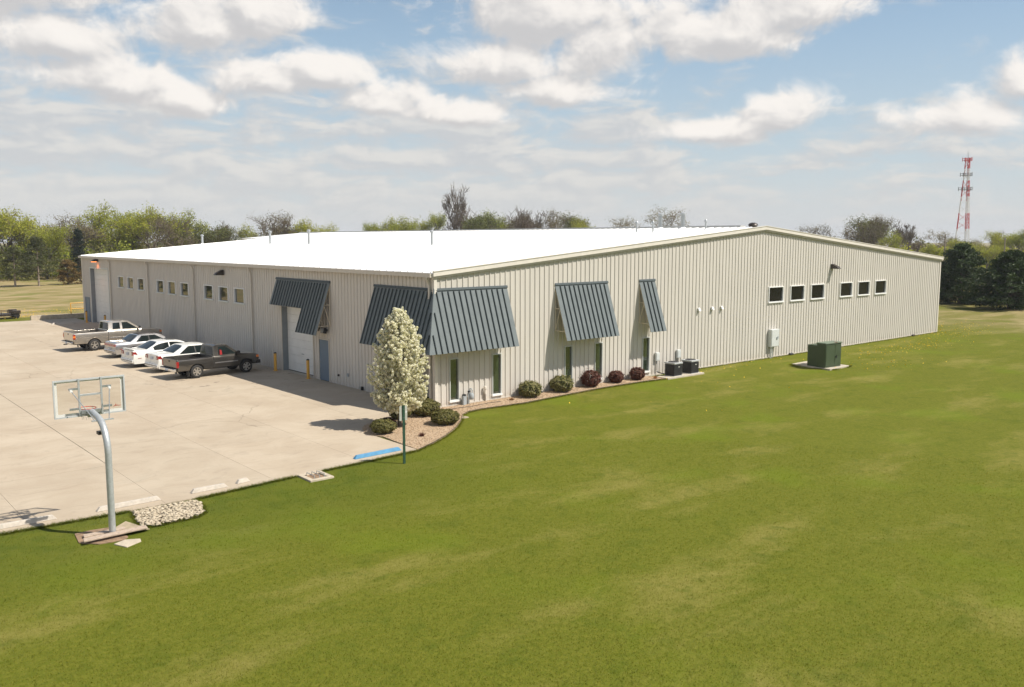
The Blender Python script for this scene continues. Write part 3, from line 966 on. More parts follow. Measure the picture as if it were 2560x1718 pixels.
def hooded_vent(x, z, label):
    t = thing('dryer_vent', label, 'vent', (x, -.036, z), 0, 'white wall vents')
    MB().box(-.09, .09, -.02, .0, -.10, .10).build('flange', 'white', t)
    MB().hexa([(-.075, -.14, -.09), (.075, -.14, -.09), (.075, -.02, -.09), (-.075, -.02, -.09)], [(-.075, -.05, .09), (.075, -.05, .09), (.075, -.02, .09), (-.075, -.02, .09)]).build('hood', 'white', t)
hooded_vent(19.17, 3.55, 'small white vent hood, nearest of three to the narrow awning')
hooded_vent(20.47, 3.55, 'small white vent hood in the middle of the row of three')
hooded_vent(21.41, 3.55, 'small white vent hood, nearest of three to the square windows')

def disconnect(x, label):
    t = thing('disconnect_box', label, 'electrical box', (x, -.036, .82), 0, 'condenser disconnect boxes')
    MB().box(-.15, .15, -.13, .0, 0, .48).build('case', 'box', t, bevel=.012)
    MB().box(-.12, .12, -.145, -.131, .06, .42).build('cover', 'box', t)
    MB().tube((.17, -.06, .34), (.24, -.06, .46), .012, n=6).build('switch_lever', 'redlens', t)
    MB().tube((0, -.06, 0), (0, -.06, -.55), .022, n=8).path([(0, -.06, -.55), (.02, -.14, -.68), (.25, -.4, -.72)], .02, 7).build('conduit', 'galv', t)
disconnect(15.4, 'grey electrical disconnect box beside the slim window under the narrow awning')
disconnect(17.3, 'grey electrical disconnect box above the farther condenser unit')

t = thing('electrical_cabinet', 'tall pale grey electrical cabinet on the gable wall with side handle and conduit', 'electrical box', (27.0, -.036, .72))
MB().box(-.44, .44, -.26, 0, 0, 1.14).build('case', 'box', t, bevel=.015)
MB().box(-.40, .40, -.275, -.261, .04, 1.10).build('door', 'box', t)
MB().box(.10, .24, -.32, -.276, .50, .62).tube((.2, -.33, .56), (.2, -.33, .72), .02, n=6).build('handle', 'meter', t)
MB().tube((-.28, -.12, 0), (-.28, -.12, -.78), .05, n=10).build('conduit', 'box', t)
MB().tube((-.08, -.12, 0), (-.08, -.12, -.78), .03, n=8).build('conduit', 'box', t)

# gas meter set
t = thing('gas_meter', 'grey gas meter with looped pipe between the two corner windows', 'gas meter', (1.9, -.22, 0))
MB().lathe([(0, .22), (.10, .22), (.14, .27), (.14, .44), (.10, .52), (0, .52)], n=14).build('meter_body', 'meter', t, smooth=True)
MB().path([(-.16, 0, -.02), (-.16, 0, .62), (-.13, 0, .68), (-.05, 0, .68), (-.05, 0, .50)], .025, 8).path([(.06, 0, .5), (.06, 0, .66), (.08, .05, .70), (.08, .19, .70)], .025, 8).build('pipe', 'meter', t, smooth=True)
MB().lathe([(0, .58), (.06, .58), (.08, .61), (.06, .66), (0, .66)], n=10, c=(-.16, -.05, 0)).build('regulator', 'black', t, smooth=True)
t = thing('utility_pedestal', 'short weathered utility pedestal standing beside the gas meter', 'pedestal', (1.5, -.20, 0))
MB().box(-.10, .10, -.08, .08, -.03, .44).build('case', 'meter', t, bevel=.015)
MB().lathe([(.0, .44), (.10, .44), (.09, .50), (0, .53)], n=12).build('cap', 'black', t)
t = thing('vent_pipe', 'pale bent vent pipe against the wall left of the second window', 'pipe', (2.86, -.10, 0))
MB().path([(0.03, 0, -.03), (0.03, 0, .52)], .045, 10).path([(-.02, 0, .36), (-.02, 0, .62), (-.05, -.05, .68)], .05, 10).build('pipe', 'trim', t, smooth=True)
MB().box(-.10, .02, -.10, .03, .62, .74).build('hood', 'trim', t, bevel=.01)

def wall_box(name, label, cat, y, z, s, m):
    t = thing(name, label, cat, (-.036, y, z))
    MB().box(-.07, 0, -s / 2, s / 2, -s / 2, s / 2).build('case', m, t, bevel=.01)
    MB().box(-.085, -.071, -s * .3, s * .3, -s * .3, s * .3).build('cover', m, t)
wall_box('hose_bib', 'small dark hose tap low on the shaded wall right of the blue door', 'tap', 8.75, .5, .11, 'bronze')
wall_box('power_outlet', 'small grey weatherproof outlet low on the shaded wall', 'outlet', 7.77, .62, .16, 'meter')
wall_box('splash_drain', 'black downspout boot at the foot of the shaded wall near the tree', 'drain', 6.36, .1, .18, 'black')
for x, lab in ((6.3, 'black bait box at the gable wall foot between two green bushes'), (29.2, 'black bait box at the gable wall foot left of the green transformer'), (47.0, 'black bait box at the gable wall foot near the far corner')):
    t = thing('bait_box', lab, 'bait box', (x, -.12, -.03))
    MB().box(-.19, .19, -.10, .06, 0, .09).build('case', 'black', t, bevel=.015)
    MB().hexa([(-.19, -.10, .091), (.19, -.10, .091), (.19, .06, .091), (-.19, .06, .091)], [(-.16, -.05, .13), (.16, -.05, .13), (.16, .04, .13), (-.16, .04, .13)]).build('lid', 'black', t)

# roof pipes
def roof_pipe(x, y, h, r, label, cap=False):
    z = rz(x)
    t = thing('roof_pipe', label, 'vent pipe', (x, y, z), 0, 'roof vent pipes')
    MB().lathe([(r * 2.4, -.02), (r * 1.6, .07), (r * 1.05, .12)], n=12).build('flashing', 'roof', t, smooth=True)
    MB().tube((0, 0, -.02), (0, 0, h), r, n=12).build('stack', 'galv' if cap else 'galvlight', t, smooth=True)
    MB().lathe([(r * 1.0, h - .02), (r * 1.55, h + .01), (r * 1.55, h + .10), (r * .6, h + .17), (0, h + .17)], n=12).build('cap', 'galvlight', t, smooth=True)
roof_pipe(11.4, 16.27, .95, .09, 'short vent pipe on the white roof, nearest of the four in a row')
roof_pipe(11.4, 33.8, 1.15, .10, 'grey vent pipe on the white roof, second from nearest of four in a row')
roof_pipe(11.4, 41.1, 1.1, .10, 'grey vent pipe on the white roof, third from nearest of four in a row')
roof_pipe(11.4, 57.0, .85, .11, 'stout vent pipe on the far left edge of the white roof')
roof_pipe(21.2, 6.72, .65, .06, 'thin pale vent pipe near the ridge, left one of the slim pair')
roof_pipe(21.2, 5.32, .65, .06, 'thin pale vent pipe near the ridge, right one of the slim pair')
roof_pipe(25.0, 7.9, .95, .14, 'tall capped galvanised flue on the ridge, left one of two', True)
roof_pipe(25.0, 5.92, .95, .14, 'tall capped galvanised flue on the ridge, right one of two', True)
roof_pipe(23.3, 2.72, .55, .06, 'thin pale vent pipe closest to the gable peak')
t = thing('roof_turbine', 'dark low roof ventilator just left of the gable peak', 'vent', (LX / 2 - .1, .75, rz(LX / 2) - .03))
MB().lathe([(.26, 0), (.26, .1), (.32, .16), (.26, .26), (.10, .32), (0, .32)], n=14).build('hood', 'bronze', t, smooth=True)
MB().lathe([(.20, -.02), (.20, .01)], n=14).build('collar', 'bronze', t)

# ================================================================== CONDENSERS, TRANSFORMER
pad = tag(MB().prism([(14.7, -1.5), (17.95, -1.5), (17.95, -.62), (14.7, -.62)], -.08, .05).build('condenser_pad', 'padconc', bevel=.02), 'pale concrete pad under the two dark condensers', 'slab')
def condenser(x, y, label):
    t = thing('condenser_unit', label, 'air conditioner', (x, y, .05), 0, 'air conditioner condensers')
    s = .36
    MB().box(-s + .03, s - .03, -s + .03, s - .03, .02, .66).build('coil_case', 'acgrey', t)
    for i in range(9):
        z = .06 + i * .066
        MB().box(-s, s, -s, -s + .028, z, z + .03).box(-s, s, s - .028, s, z, z + .03).box(-s, -s + .028, -s + .029, s - .029, z, z + .03).box(s - .028, s, -s + .029, s - .029, z, z + .03).build('louver', 'acgrey', t)
    MB().box(-s - .015, s + .015, -s - .015, s + .015, .665, .76).build('top_cover', 'actop', t, bevel=.02)
    mbf = MB()
    for r in (.08, .16, .24, .30):
        mbf.path([(r * math.cos(2 * math.pi * i / 20), r * math.sin(2 * math.pi * i / 20), .77) for i in range(21)], .008, 5)
    for i in range(6):
        a_ = math.pi * i / 6
        mbf.tube((-.31 * math.cos(a_), -.31 * math.sin(a_), .776), (.31 * math.cos(a_), .31 * math.sin(a_), .776), .006, n=5)
    mbf.build('fan_guard', 'acgrey', t)
    MB().box(-.01, .10, -s - .008, -s - .001, .48, .54).build('badge', 'signback', t)
    MB().box(-s, s, -s, s, 0, .02).build('base_pan', 'actop', t)
    MB().path([(-s + .02, .1, .14), (-s - .2, .2, .10), (-s - .32, .45, .16), (-s - .35, .62, .2)], .028, 7).build('refrigerant_line', 'black', t)
condenser(15.78, -.98, 'dark square condenser unit on the pad, nearer to the red bushes')
condenser(17.30, -.98, 'dark square condenser unit on the pad, farther from the red bushes')

tag(MB().prism([(24.65, -5.55), (26.95, -5.5), (27.2, -2.75), (25.0, -2.8)], -.08, .06).build('transformer_pad', 'padconc', bevel=.02), 'concrete pad under the green transformer in the grass', 'slab')
t = thing('pad_transformer', 'dark green pad-mounted transformer box standing on the lawn', 'transformer', (25.6, -4.65, .06), R(-4))
MB().box(-.80, .80, -.56, .05, .0, 1.42).build('cabinet', 'xfmr', t, bevel=.012)
MB().box(-.70, .74, .051, .75, .0, 1.30).build('tank', 'xfmr', t, bevel=.012)
MB().box(-.83, .83, -.60, .08, 1.421, 1.49).build('lid', 'xfmrtop', t, bevel=.012)
MB().box(-.76, .13, -.578, -.561, .10, 1.34).build('door_panel', 'xfmr', t)
MB().box(.15, .76, -.578, -.561, .10, 1.34).build('door_panel', 'xfmr', t)
MB().tube((.22, -.58, .62), (.22, -.64, .62), .03, n=8).box(.19, .25, -.655, -.64, .52, .74).build('handle', 'black', t)
MB().box(.12, .30, -.62, -.45, 1.492, 1.50).build('warning_sticker', 'redlens', t)

# ================================================================== BOLLARDS
def bollard(x, y, label):
    t = thing('bollard', label, 'bollard', (x, y, 0), 0, 'yellow steel bollards')
    MB().lathe([(.085, 0), (.085, 1.04), (.075, 1.075), (.04, 1.10), (0, 1.105)], n=18).build('post', 'yellow', t, smooth=True)
    MB().lathe([(.088, 1.03), (.088, 1.06), (.078, 1.08), (.042, 1.107), (0, 1.112)], n=18).build('cap', 'black', t, smooth=True)
    MB().lathe([(.15, 0.001), (.15, .018), (.09, .018)], n=18).build('base_plate', 'yellow', t)
bollard(-.45, 15.55, 'yellow bollard left of the near white overhead door')
bollard(-.38, 11.6, 'yellow bollard between the near overhead door and the blue entry door')
bollard(-.50, 55.2, 'yellow bollard beside the far building corner')
bollard(-.50, 49.3, 'yellow bollard at the far overhead door just behind the pewter pickup')

# ================================================================== FAR LEFT: low wall, rail, stop block, trailer
tag(MB().prism([(-3.95, 61.0), (14, 62.2), (14, 62.6), (-3.95, 61.4)], -.1, .42).build('retaining_wall', 'rawconc', bevel=.02), 'low pale concrete kerb wall at the far end of the lot', 'wall')
t = thing('guard_rail', 'yellow pipe guard rail on the low wall beyond the far corner', 'railing', (-.34, 61.3, .4))
for i in range(3):
    MB().tube((i * 1.9, i * .12, -.05), (i * 1.9, i * .12, 1.06), .045, n=10).build('post', 'yellow', t, smooth=True)
for zz in (1.06, .5):
    MB().tube((-.04, 0, zz), (3.9, .25, zz), .04, n=10).build('rail', 'yellow', t, smooth=True)
def wheel_stop(x0, x1, y, label, m='wheelstop', rot=0.0, w=.085, h=.125):
    L = x1 - x0
    t = thing('wheel_stop', label, 'wheel stop', ((x0 + x1) / 2, y, 0), rot, 'concrete wheel stops')
    e = min(.10, L * .2)
    a = L / 2
    MB().hexa([(-a, -w, .002), (a, -w, .002), (a, w, .002), (-a, w, .002)], [(-a + e, -w * .55, h), (a - e, -w * .55, h), (a - e, w * .55, h), (-a + e, w * .55, h)]).build('block', m, t, bevel=.012)
    if L > 1:
        for s in (-.32, .32):
            MB().lathe([(0, h + .004), (.022, h + .004), (.022, h - .02)], n=8, c=(s * L, 0, 0)).build('anchor_pin', 'galv', t)
wheel_stop(-19.35, -17.2, -6.12, 'pale concrete wheel stop crossed by the hoop pole shadow', rot=R(-1))
wheel_stop(-16.2, -14.4, -6.20, 'pale concrete wheel stop passing behind the hoop pole', rot=R(1))
wheel_stop(-13.5, -12.35, -6.16, 'pale concrete wheel stop just above the white rock patch')
wheel_stop(-12.02, -11.56, -6.02, 'short broken stub of a concrete wheel stop', rot=R(8))
wheel_stop(-7.6, -5.6, -5.70, 'bright blue painted wheel stop near the gravel bed', 'bluestop', rot=R(2.5))
wheel_stop(-3.9, -2.6, 55.4, 'short concrete stop block at the shadow edge near the far corner', rot=R(70))
t = thing('flatbed_trailer', 'dark low utility trailer parked on the grass at the far left', 'trailer', (-6.9, 65.2, 0))
MB().box(-2.6, 2.55, -.9, .9, .36, .46).build('deck', 'bronze', t)
for s in (-1, 1):
    MB().box(-2.6, 2.0, s * .9 - .03, s * .9 + .03, .70, .76).box(-2.6, 2.6, s * .9 - .04, s * .9 + .04, .26, .359).build('side_rail', 'bronze', t)
    for i in range(6):
        MB().box(-2.5 + i * .88, -2.44 + i * .88, s * .9 - .025, s * .9 + .025, .461, .699).build('stake', 'bronze', t)
    MB().box(2.0, 2.72, s * .9 - .16, s * .9 + .10, .46, .80).build('fender', 'bronze', t, bevel=.03)
    w = MB().lathe([(.06, -.1), (.2, -.1), (.29, -.06), (.29, .06), (.2, .1), (.06, .1)], 'y', 16, (2.36, s * .9, .29)).build('wheel', 'rubber', t, smooth=True)

# ================================================================== BASKETBALL HOOP
t = thing('basketball_hoop', 'clear backboard basketball hoop on a bent galvanised pole at the lawn edge', 'basketball hoop', (-16.41, -8.52, -.03))
zo = .03
MB().path([(0, 0, -.05), (0, 0, 2.2)] + [(0, .80 * (1 - math.cos(a_)), 2.2 + .82 * math.sin(a_)) for a_ in (R(12), R(24), R(36), R(48), R(60), R(72), R(82))] + [(0, 1.0, 3.05), (0, 1.30, 3.09)], .085, 16).build('pole', 'galvlight', t, smooth=True)
BX0, BX1, BZ0, BZ1, BY = -.90, .90, 2.98, 4.0, 1.42
bb = MB().box(BX0, BX1, BY, BY + .012, BZ0, BZ1).build('backboard', M['backboard'], t)
MB().box(BX0, BX1, BY - .035, BY - .002, BZ0, BZ0 + .035).box(BX0, BX1, BY - .035, BY - .002, BZ1 - .045, BZ1).box(BX0, BX0 + .035, BY - .036, BY - .003, BZ0 + .035, BZ1 - .045).box(BX1 - .035, BX1, BY - .036, BY - .003, BZ0 + .035, BZ1 - .045).build('frame', 'frame', bb)
# white printed border and shooter's square on the front face
e = BY + .0145
f = MB()
for (a0, a1, c0, c1) in ((BX0 + .02, BX1 - .02, BZ0 + .03, BZ0 + .105), (BX0 + .02, BX1 - .02, BZ1 - .085, BZ1 - .02), (BX0 + .02, BX0 + .105, BZ0 + .105, BZ1 - .085), (BX1 - .105, BX1 - .02, BZ0 + .105, BZ1 - .085)):
    f.box(a0, a1, BY + .013, e, c0, c1)
f.build('border_print', 'white', bb)
MB().box(-.27, .27, BY + .013, e, 3.53, 3.575).build('target_print', 'white', bb)
f = MB()
f.add([(.56, e, 3.14), (.72, e, 3.16), (.70, e, 3.185), (.60, e, 3.165)], [(0, 1, 2, 3)]).add([(.62, e, 3.17), (.67, e, 3.19), (.655, e, 3.235), (.64, e, 3.20)], [(0, 1, 2, 3)]).add([(.70, e, 3.15), (.80, e, 3.155), (.80, e, 3.17), (.71, e, 3.168)], [(0, 1, 2, 3)])
f.build('emblem', 'emblem', bb)
for x in (-.28, .28):
    MB().box(x - .022, x + .022, BY - .082, BY - .037, BZ0 + .02, BZ1 - .0).build('upright', 'galvlight', t)
MB().box(-.258, .258, BY - .08, BY - .04, 3.535, 3.575).build('cross_bar', 'galvlight', t)
for s in (-1, 1):
    for zz in (3.74, 3.20):
        MB().box(min(s * .303, s * .53), max(s * .303, s * .53), BY - .08, BY - .04, zz - .028, zz + .028).build('side_arm', 'galv', t)
    MB().tube((s * .48, BY - .10, 3.70), (s * .18 + .06, .62, 2.98), .012, n=6).build('brace_rod', 'galv', t)
    MB().lathe([(0, .0), (.035, .0), (.035, .05), (0, .05)], 'y', 8, (s * .48, BY - .13, 3.70)).build('bracket_knob', 'white', t)
MB().box(-.258, .258, BY - .12, BY - .04, 3.06, 3.15).box(-.258, .258, BY - .10, BY - .04, 3.0, 3.045).box(-.12, .12, BY - .16, BY - .121, 2.96, 3.16).build('mounting_plate', 'galv', t)
MB().box(-.2, .34, .56, .63, 2.955, 2.985).build('strut_bar', 'galvlight', t)
MB().box(-.10, .06, .40, .60, 2.62, 2.70).build('floodlight', 'black', t)
rim = MB().path([(.235 * math.cos(2 * math.pi * i / 28), BY + .38 + .235 * math.sin(2 * math.pi * i / 28), 3.12) for i in range(29)], .011, 7).tube((-.08, BY + .02, 3.10), (-.08, BY + .18, 3.115), .01, n=6).tube((.08, BY + .02, 3.10), (.08, BY + .18, 3.115), .01, n=6)
rm_ = mat('rim_orange_red', (.62, .07, .04), .45)
rim.build('rim', rm_, t, smooth=True)
nb = MB()
for k_ in range(12):
    a_ = 2 * math.pi * k_ / 12
    pts = []
    for j in range(5):
        rr = .225 - .028 * j
        aa = a_ + (.22 if j % 2 else 0)
        pts.append((rr * math.cos(aa), BY + .38 + rr * math.sin(aa), 3.11 - .075 * j))
    nb.path(pts, .004, 4)
nb.build('net', 'white', t)

# boards and slab round the pole foot
def plate(name, label, cat, poly, z, th, m, tilt=0.0):
    c = Vector((sum(p[0] for p in poly) / len(poly), sum(p[1] for p in poly) / len(poly), z))
    o = MB().prism([(x - c.x, y - c.y) for x, y in poly], 0, th).build(name, m, bevel=.006)
    o.location = c
    o.rotation_euler = (tilt, 0, 0)
    return tag(o, label, cat)
plate('plank', 'long weathered plank lying across the lawn in front of the hoop pole', 'plank', [(-17.2, -8.90), (-15.62, -8.84), (-15.60, -8.60), (-17.16, -8.66)], .055, .04, 'plank')
plate('plank', 'shorter grey plank lying behind the hoop pole foot', 'plank', [(-17.08, -8.42), (-16.05, -8.42), (-16.03, -8.22), (-17.05, -8.20)], .012, .04, 'plank')
plate('plywood_sheet', 'tan plywood sheet lying at an angle right of the hoop pole', 'board', [(-15.84, -7.70), (-15.55, -8.80), (-16.24, -8.60), (-16.28, -8.12)], .006, .02, 'ply')
plate('concrete_slab_piece', 'broken concrete slab piece half sunk in the grass before the pole', 'slab', [(-16.6, -9.28), (-16.28, -9.12), (-15.96, -9.30), (-16.0, -9.50), (-16.42, -9.72)], -.06, .05, 'rawconc')
dp = tag(MB().prism([(-17.15, -7.80), (-16.75, -7.76), (-16.2, -7.86), (-16.15, -8.95), (-16.3, -9.12), (-16.9, -9.02), (-17.25, -8.6)], -.07, -.012).build('dirt_patch', 'dirt'), kind='structure')
# drain inlet at the lot edge
t = thing('drain_inlet', 'square concrete drain inlet with bars at the edge of the lot', 'drain', (-9.68, -6.88, -.03))
MB().add([], []).box(-.42, .42, -.46, -.30, -.2, .055).box(-.42, .42, .30, .46, -.2, .055).box(-.42, -.26, -.299, .299, -.2, .055).box(.26, .42, -.299, .299, -.2, .055).build('curb_box', 'rawconc', t, bevel=.01)
MB().box(-.259, .259, -.299, .299, -.2, .012).build('pit_floor', 'dirt', t)
for i in range(3):
    x = -.18 + i * .18
    MB().path([(x, -.28, .02), (x, -.26, .13), (x, .26, .13), (x, .28, .02)], .012, 6).build('bar', 'galv', t)

# ================================================================== SIGN
t = thing('parking_sign', 'back of a small pale sign on a dark green post at the lawn edge', 'sign', (-6.51, -7.29, -.04))
MB().box(-.028, .028, -.012, .0, 0, 2.06).box(-.045, -.028, -.012, .018, 0, 2.06).box(.028, .045, -.012, .018, 0, 2.06).build('post', 'greenpost', t)
MB().box(-.16, .16, .02, .024, 1.52, 2.03).build('sign_plate', 'signback', t)
MB().tube((0, -.02, 1.92), (0, .02, 1.92), .012, n=6).tube((0, -.02, 1.62), (0, .02, 1.62), .012, n=6).build('bolt', 'galv', t)
MB().box(.09, .13, .017, .0195, 1.78, 1.83).build('sticker', 'white', t)

# ================================================================== VEHICLES (x forward, origin on the ground at the rear axle)
S = 1.05
def arch_bottom(zb, x0, x1, wheels, ra, zc):
    pts = [(x0, zb)]
    for xc in wheels:
        h = zb - zc
        a0 = math.asin(max(-1, min(1, h / ra)))
        n = 9
        for i in range(n + 1):
            a = math.pi - a0 - (math.pi - 2 * a0) * i / n
            pts.append((xc + ra * math.cos(a), zc + ra * math.sin(a)))
    pts.append((x1, zb))
    return pts

def extrude_body(name, outline, wfun, m, parent, crown=.03, zcr=.8, xcuts=(), zcuts=(), bevel=.03, yspan=None):
    bm = bmesh.new()
    n = len(outline)
    A = [bm.verts.new((x, -1, z)) for x, z in outline]
    B = [bm.verts.new((x, 1, z)) for x, z in outline]
    bm.faces.new(A)
    bm.faces.new(list(reversed(B)))
    for i in range(n):
        j = (i + 1) % n
        bm.faces.new((A[j], A[i], B[i], B[j]))
    def cut(co, no):
        bmesh.ops.bisect_plane(bm, geom=bm.verts[:] + bm.edges[:] + bm.faces[:], plane_co=co, plane_no=no)
    for x in xcuts:
        cut((x, 0, 0), (1, 0, 0))
    for z in zcuts:
        cut((0, 0, z), (0, 0, 1))
    for y in (-.6, 0, .6):
        cut((0, y, 0), (0, 1, 0))
    for v in bm.verts:
        t = v.co.y
        w = wfun(v.co.x, v.co.z)
        if abs(t) < .95 and v.co.z > zcr:
            v.co.z += crown * (1 - t * t)
        v.co.y = t * w
    bmesh.ops.recalc_face_normals(bm, faces=bm.faces)
    for v in bm.verts:
        v.co *= S
    me = bpy.data.meshes.new(name)
    bm.to_mesh(me)
    bm.free()
    me.materials.append(M[m])
    me.polygons.foreach_set('use_smooth', [True] * len(me.polygons))
    me.set_sharp_from_angle(angle=R(38))
    o = link(bpy.data.objects.new(name, me), parent)
    b = o.modifiers.new('bevel', 'BEVEL')
    b.width = bevel
    b.segments = 2
    b.limit_method = 'ANGLE'
    b.angle_limit = R(50)
    return o

def side_pane(poly, wfun, parent, name='side_window', m='autoglass', off=.006, sides=(-1, 1)):
    for s in sides:
        n = len(poly)
        v = [(x * S, s * (wfun(x, z) + off) * S, z * S) for x, z in poly] + [(x * S, s * (wfun(x, z) - .02) * S, z * S) for x, z in poly]
        f = [tuple(range(n)), tuple(reversed(range(n, 2 * n)))] + [(i, n + i, n + (i + 1) % n, (i + 1) % n) for i in range(n)]
        raw(name, v, f, m, parent)

def cross_pane(p0, p1, wfun, parent, name, inset=.07, off=.012, m='autoglass'):
    # pane lying on the sloped strip of the body outline between two points of it
    (x0, z0), (x1, z1) = p0, p1
    d = Vector((x1 - x0, 0, z1 - z0)).normalized()
    nn = Vector((-d.z, 0, d.x))
    if nn.z < 0:
        nn = -nn
    v = []
    for x, z in (p0, p1):
        w = wfun(x, z) - inset
        for k_ in (-1, -.6, 0, .6, 1):
            c = .03 * (1 - k_ * k_)
            v.append(((x + nn.x * (off + c)) * S, k_ * w * S, (z + nn.z * (off + c)) * S))
    return raw(name, v, [(i, i + 1, i + 6, i + 5) for i in range(4)], m, parent, True)

def make_wheel(x, y, r, parent, spokes=5, side=-1, w=.2):
    e = bpy.data.objects.new('wheel', None)
    e.empty_display_size = .1
    link(e, parent)
    e.location = (x * S, y * S, r * S)
    r *= S
    h = w * S / 2
    MB().lathe([(r * .62, -h), (r * .80, -h - .005), (r * .94, -h * .9), (r, -h * .6), (r, h * .6), (r * .94, h * .9), (r * .80, h + .005), (r * .62, h)], 'y', 26).build('tyre', 'rubber', e, smooth=True)
    o = side * (h + .002)
    mb = MB()
    mb.lathe([(r * .64, side * (h - .01)), (r * .62, o), (r * .56, o * .98), (r * .54, o * .7)] if side < 0 else [(r * .54, o * .7), (r * .56, o * .98), (r * .62, o), (r * .64, side * (h - .01))], 'y', 26)
    for i in range(spokes):
        a = 2 * math.pi * i / spokes + .3
        c, s_ = math.cos(a), math.sin(a)
        for dw in (-.055, .055):
            pass
        pr = []
        for rr, hw in ((r * .08, r * .09), (r * .57, r * .115)):
            for q in (-1, 1):
                pr.append((rr * c - q * hw * s_, rr * s_ + q * hw * c))
        yb, yt = o * .55, o * .93
        mb.add([(p[0], yb, p[1]) for p in (pr[0], pr[1], pr[3], pr[2])] + [(p[0], yt, p[1]) for p in (pr[0], pr[1], pr[3], pr[2])], [(3, 2, 1, 0), (4, 5, 6, 7), (0, 1, 5, 4), (1, 2, 6, 5), (2, 3, 7, 6), (3, 0, 4, 7)])
    mb.lathe([(0, o * .99), (r * .13, o * .98), (r * .15, o * .6)] if side > 0 else [(r * .15, o * .6), (r * .13, o * .98), (0, o * .99)], 'y', 14)
    mb.build('rim', 'alloy', e, smooth=True)
    MB().lathe([(0, o * .45), (r * .56, o * .45)], 'y', 20).build('dark_backing', 'black', e)  # black disc added behind the spokes to paint the gaps dark
    return e

def sb(name, m, parent, x0, x1, y0, y1, z0, z1, bevel=.012):
    return MB().box(x0 * S, x1 * S, y0 * S, y1 * S, z0 * S, z1 * S).build(name, m, parent, bevel=bevel)

